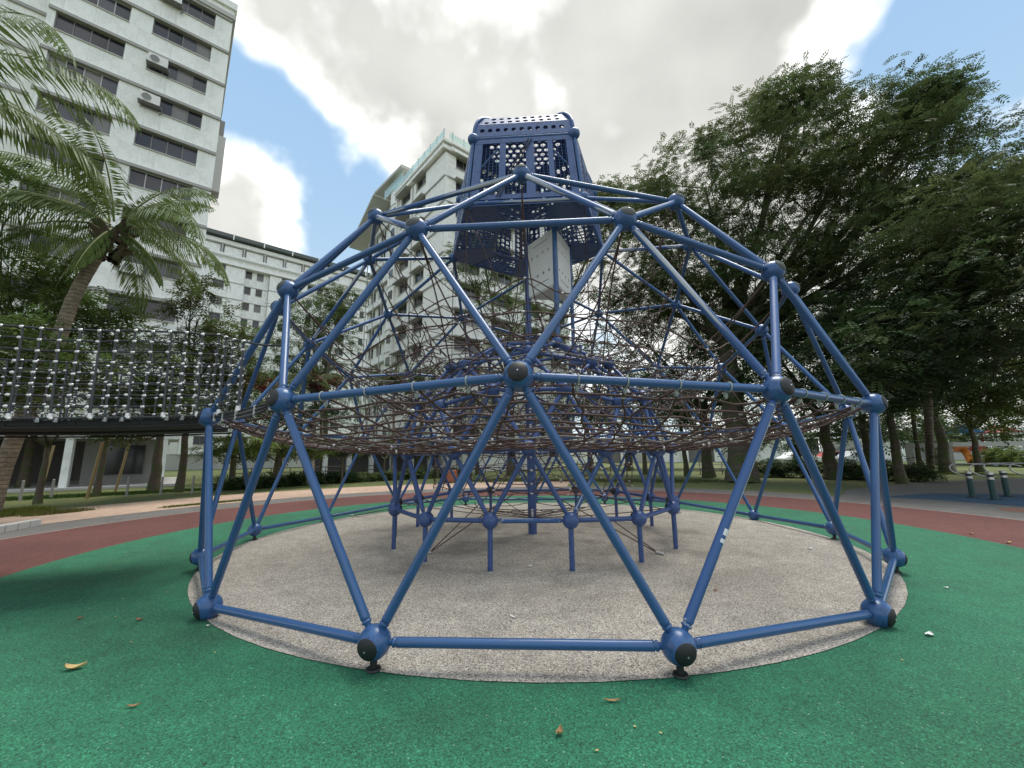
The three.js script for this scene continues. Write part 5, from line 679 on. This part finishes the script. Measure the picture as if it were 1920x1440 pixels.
// parked cars glimpsed between the trunks
{
  const mTyre = std([0.02, 0.02, 0.02], 0.9), mRim = std([0.4, 0.4, 0.4], 0.4, { metalness: 0.7 });
  const car = (p, turn, c, lab) => { const t = thing('parked_car', lab, 'car', p, turn, 'cars parked beyond the grove'); const s = new THREE.Shape(); s.moveTo(-2.1, 0.35); s.lineTo(-2.15, 0.75); s.quadraticCurveTo(-2.05, 0.95, -1.6, 0.98); s.lineTo(-1.0, 1.42); s.quadraticCurveTo(-0.2, 1.52, 0.6, 1.42); s.lineTo(1.25, 0.98); s.lineTo(1.95, 0.86); s.quadraticCurveTo(2.15, 0.8, 2.15, 0.4); s.lineTo(-2.1, 0.35); const g = new THREE.ExtrudeGeometry(s, { depth: 1.6, bevelEnabled: true, bevelSize: 0.05, bevelThickness: 0.06, bevelSegments: 2 }); g.translate(0, 0, -0.8); part(t, 'body', g, std(c, 0.3)); for (const sd of [0.868, -0.868]) { const w = new THREE.Shape([[-0.95, 1.0], [-0.85, 1.34], [0.5, 1.34], [1.0, 1.0]].map(q => new THREE.Vector2(...q))); const m = part(t, 'side_window', new THREE.ShapeGeometry(w), mPanes[2]); m.position.z = sd; if (sd < 0) m.scale.z = -1; }
    for (const [x, z] of [[-1.3, 0.75], [1.3, 0.75], [-1.3, -0.75], [1.3, -0.75]]) { const w = part(t, 'wheel', new THREE.CylinderGeometry(0.32, 0.32, 0.22, 18).rotateX(Math.PI / 2), mTyre); w.position.set(x, 0.32, z); part(w, 'rim', new THREE.CylinderGeometry(0.2, 0.2, 0.23, 12).rotateX(Math.PI / 2), mRim); } };
  car([[30.43, 0.00, -48.58][0], -0.03, [30.43, 0.00, -48.58][2]], 0.1, [0.75, 0.75, 0.74], 'white car parked beyond the hedge'); car([[36.42, 0.00, -48.02][0], -0.03, [36.42, 0.00, -48.02][2]], 0.05, [0.55, 0.56, 0.57], 'silver car parked beyond the hedge'); car([[36.08, 0.00, -51.01][0], -0.03, [36.08, 0.00, -51.01][2]], 0.1, [0.35, 0.04, 0.03], 'red car parked beyond the hedge');
}
// ---------- leaves and litter on the rubber floor ----------
{
  const mLeafY = std([0.52, 0.38, 0.16], 0.8, { side: THREE.DoubleSide }), mLeafB = std([0.36, 0.22, 0.10], 0.85, { side: THREE.DoubleSide }), mPaper = std([0.72, 0.71, 0.68], 0.8, { side: THREE.DoubleSide }), mLeafR = std([0.30, 0.10, 0.06], 0.85, { side: THREE.DoubleSide });
  const curl = (l, w, c, seed) => { const R = rng(seed), n = 8, m = 4, pos = [], idx = []; for (let i = 0; i <= n; i++) for (let j = 0; j <= m; j++) { const s = i / n, q = j / m * 2 - 1, ww = w * Math.pow(Math.sin(Math.PI * Math.min(0.98, s * 0.9 + 0.08)), 0.8); pos.push((s - 0.5) * l, 0.004 + c * (q * q * 0.6 + Math.pow(2 * s - 1, 2) * 0.7) + R() * 0.003, q * ww / 2 + Math.sin(s * 3) * w * 0.15); } for (let i = 0; i < n; i++) for (let j = 0; j < m; j++) { const a = i * (m + 1) + j; idx.push(a, a + 1, a + m + 1, a + 1, a + m + 2, a + m + 1); } const g = new THREE.BufferGeometry(); g.setAttribute('position', new THREE.Float32BufferAttribute(pos, 3)); g.setIndex(idx); g.computeVertexNormals(); return g; };
  const lay = (name, geo, mat, lab, cat, p, turn, y = -0.004) => { const m = single(name, geo, mat, lab, cat, [p[0], y, p[2]]); m.rotation.y = turn; return m; };
  lay('dry_leaf', curl(0.13, 0.06, 0.03, 1), mLeafY, 'curled yellow leaf on the green floor at the left', 'leaf', [-3.38, 0.00, -3.16], 0.35); lay('dry_leaf', curl(0.07, 0.018, 0.012, 2), mLeafB, 'narrow brown leaf on the green floor left of centre', 'leaf', [-2.49, 0.00, -2.72], 0.4); lay('dry_leaf', curl(0.06, 0.035, 0.025, 3), mLeafB, 'crumpled brown leaf near the bottom edge', 'leaf', [0.12, 0.00, -2.53], 1.1);
  lay('dry_leaf', curl(0.10, 0.02, 0.010, 4), mLeafB, 'brown twig like leaf before the grey floor', 'leaf', [0.47, 0.00, -2.84], 0.05); lay('dry_leaf', curl(0.07, 0.03, 0.015, 5), mLeafR, 'red brown leaf left of the front left ball', 'leaf', [-3.76, 0.00, -4.05], 0.1); lay('dry_leaf', curl(0.05, 0.025, 0.012, 6), mLeafR, 'tiny red leaf far left on the green floor', 'leaf', [-4.39, 0.00, -4.08], 0.6);
  lay('paper_scrap', curl(0.08, 0.05, 0.015, 7), mPaper, 'white paper scrap on the green floor at the right', 'litter', [3.24, 0.00, -3.82], 0.5); lay('paper_scrap', curl(0.03, 0.02, 0.006, 8), mPaper, 'small white scrap beside the front left ball', 'litter', [-2.99, 0.00, -3.93], 0.5); lay('paper_scrap', curl(0.05, 0.03, 0.01, 9), mPaper, 'white scrap far right on the green floor', 'litter', [4.54, -0.00, -5.03], 0.2);
  lay('paper_strip', curl(0.10, 0.022, 0.006, 10), mPaper, 'white paper strip on the grey floor in front', 'litter', [-0.20, 0.00, -4.15], -0.9, 0.001); lay('paper_scrap', curl(0.09, 0.05, 0.02, 11), mPaper, 'white and red wrapper on the grey floor at the right', 'litter', [4.30, 0.00, -6.90], 0.2, 0.001); lay('paper_scrap', curl(0.12, 0.05, 0.015, 12), mPaper, 'white wrapper beside the mast', 'litter', [-0.65, 0.00, -8.35], 0, 0.001); lay('paper_scrap', curl(0.08, 0.05, 0.015, 13), mPaper, 'white scrap before the small dome', 'litter', [-0.05, 0.00, -5.91], 0.8, 0.001);
  lay('paper_scrap', curl(0.10, 0.06, 0.03, 14), mPaper, 'crumpled white paper behind the right rear ball', 'litter', [4.90, 0.00, -6.30], 0.4, -0.004); lay('dry_leaf', curl(0.12, 0.05, 0.02, 15), mLeafY, 'yellow leaf on the red track at the right', 'leaf', [7.73, 0.00, -7.35], 0.3, -0.010); lay('dry_leaf', curl(0.09, 0.05, 0.02, 16), mLeafB, 'brown leaf on the red track at the right', 'leaf', [7.89, 0.00, -8.08], 0.2, -0.010); lay('dry_leaf', curl(0.05, 0.03, 0.01, 17), mLeafR, 'dark leaf on the grey floor at the right', 'leaf', [2.00, -0.00, -4.92], 0.2, 0.001);
  // crumbs scattered over the floor
  const R = rng(99), g = []; for (let k = 0; k < 150; k++) { const a = R() * 6.28, r = 5.4 + R() * 4.6, x = Math.sin(a) * r, z = Math.cos(a) * r; const c = curl(0.012 + R() * 0.014, 0.008 + R() * 0.006, 0.003, k); c.rotateY(R() * 6); c.translate(x, 0, z); g.push(c); } const m = part(scene, 'leaf_crumbs', mergeGeometries(g), mLeafY); m.position.set(0, -0.005, DC.z); m.userData = { kind: 'stuff', label: 'tiny dry leaf crumbs scattered on the rubber floor', category: 'leaf litter' };
}
renderer.render(scene, camera);
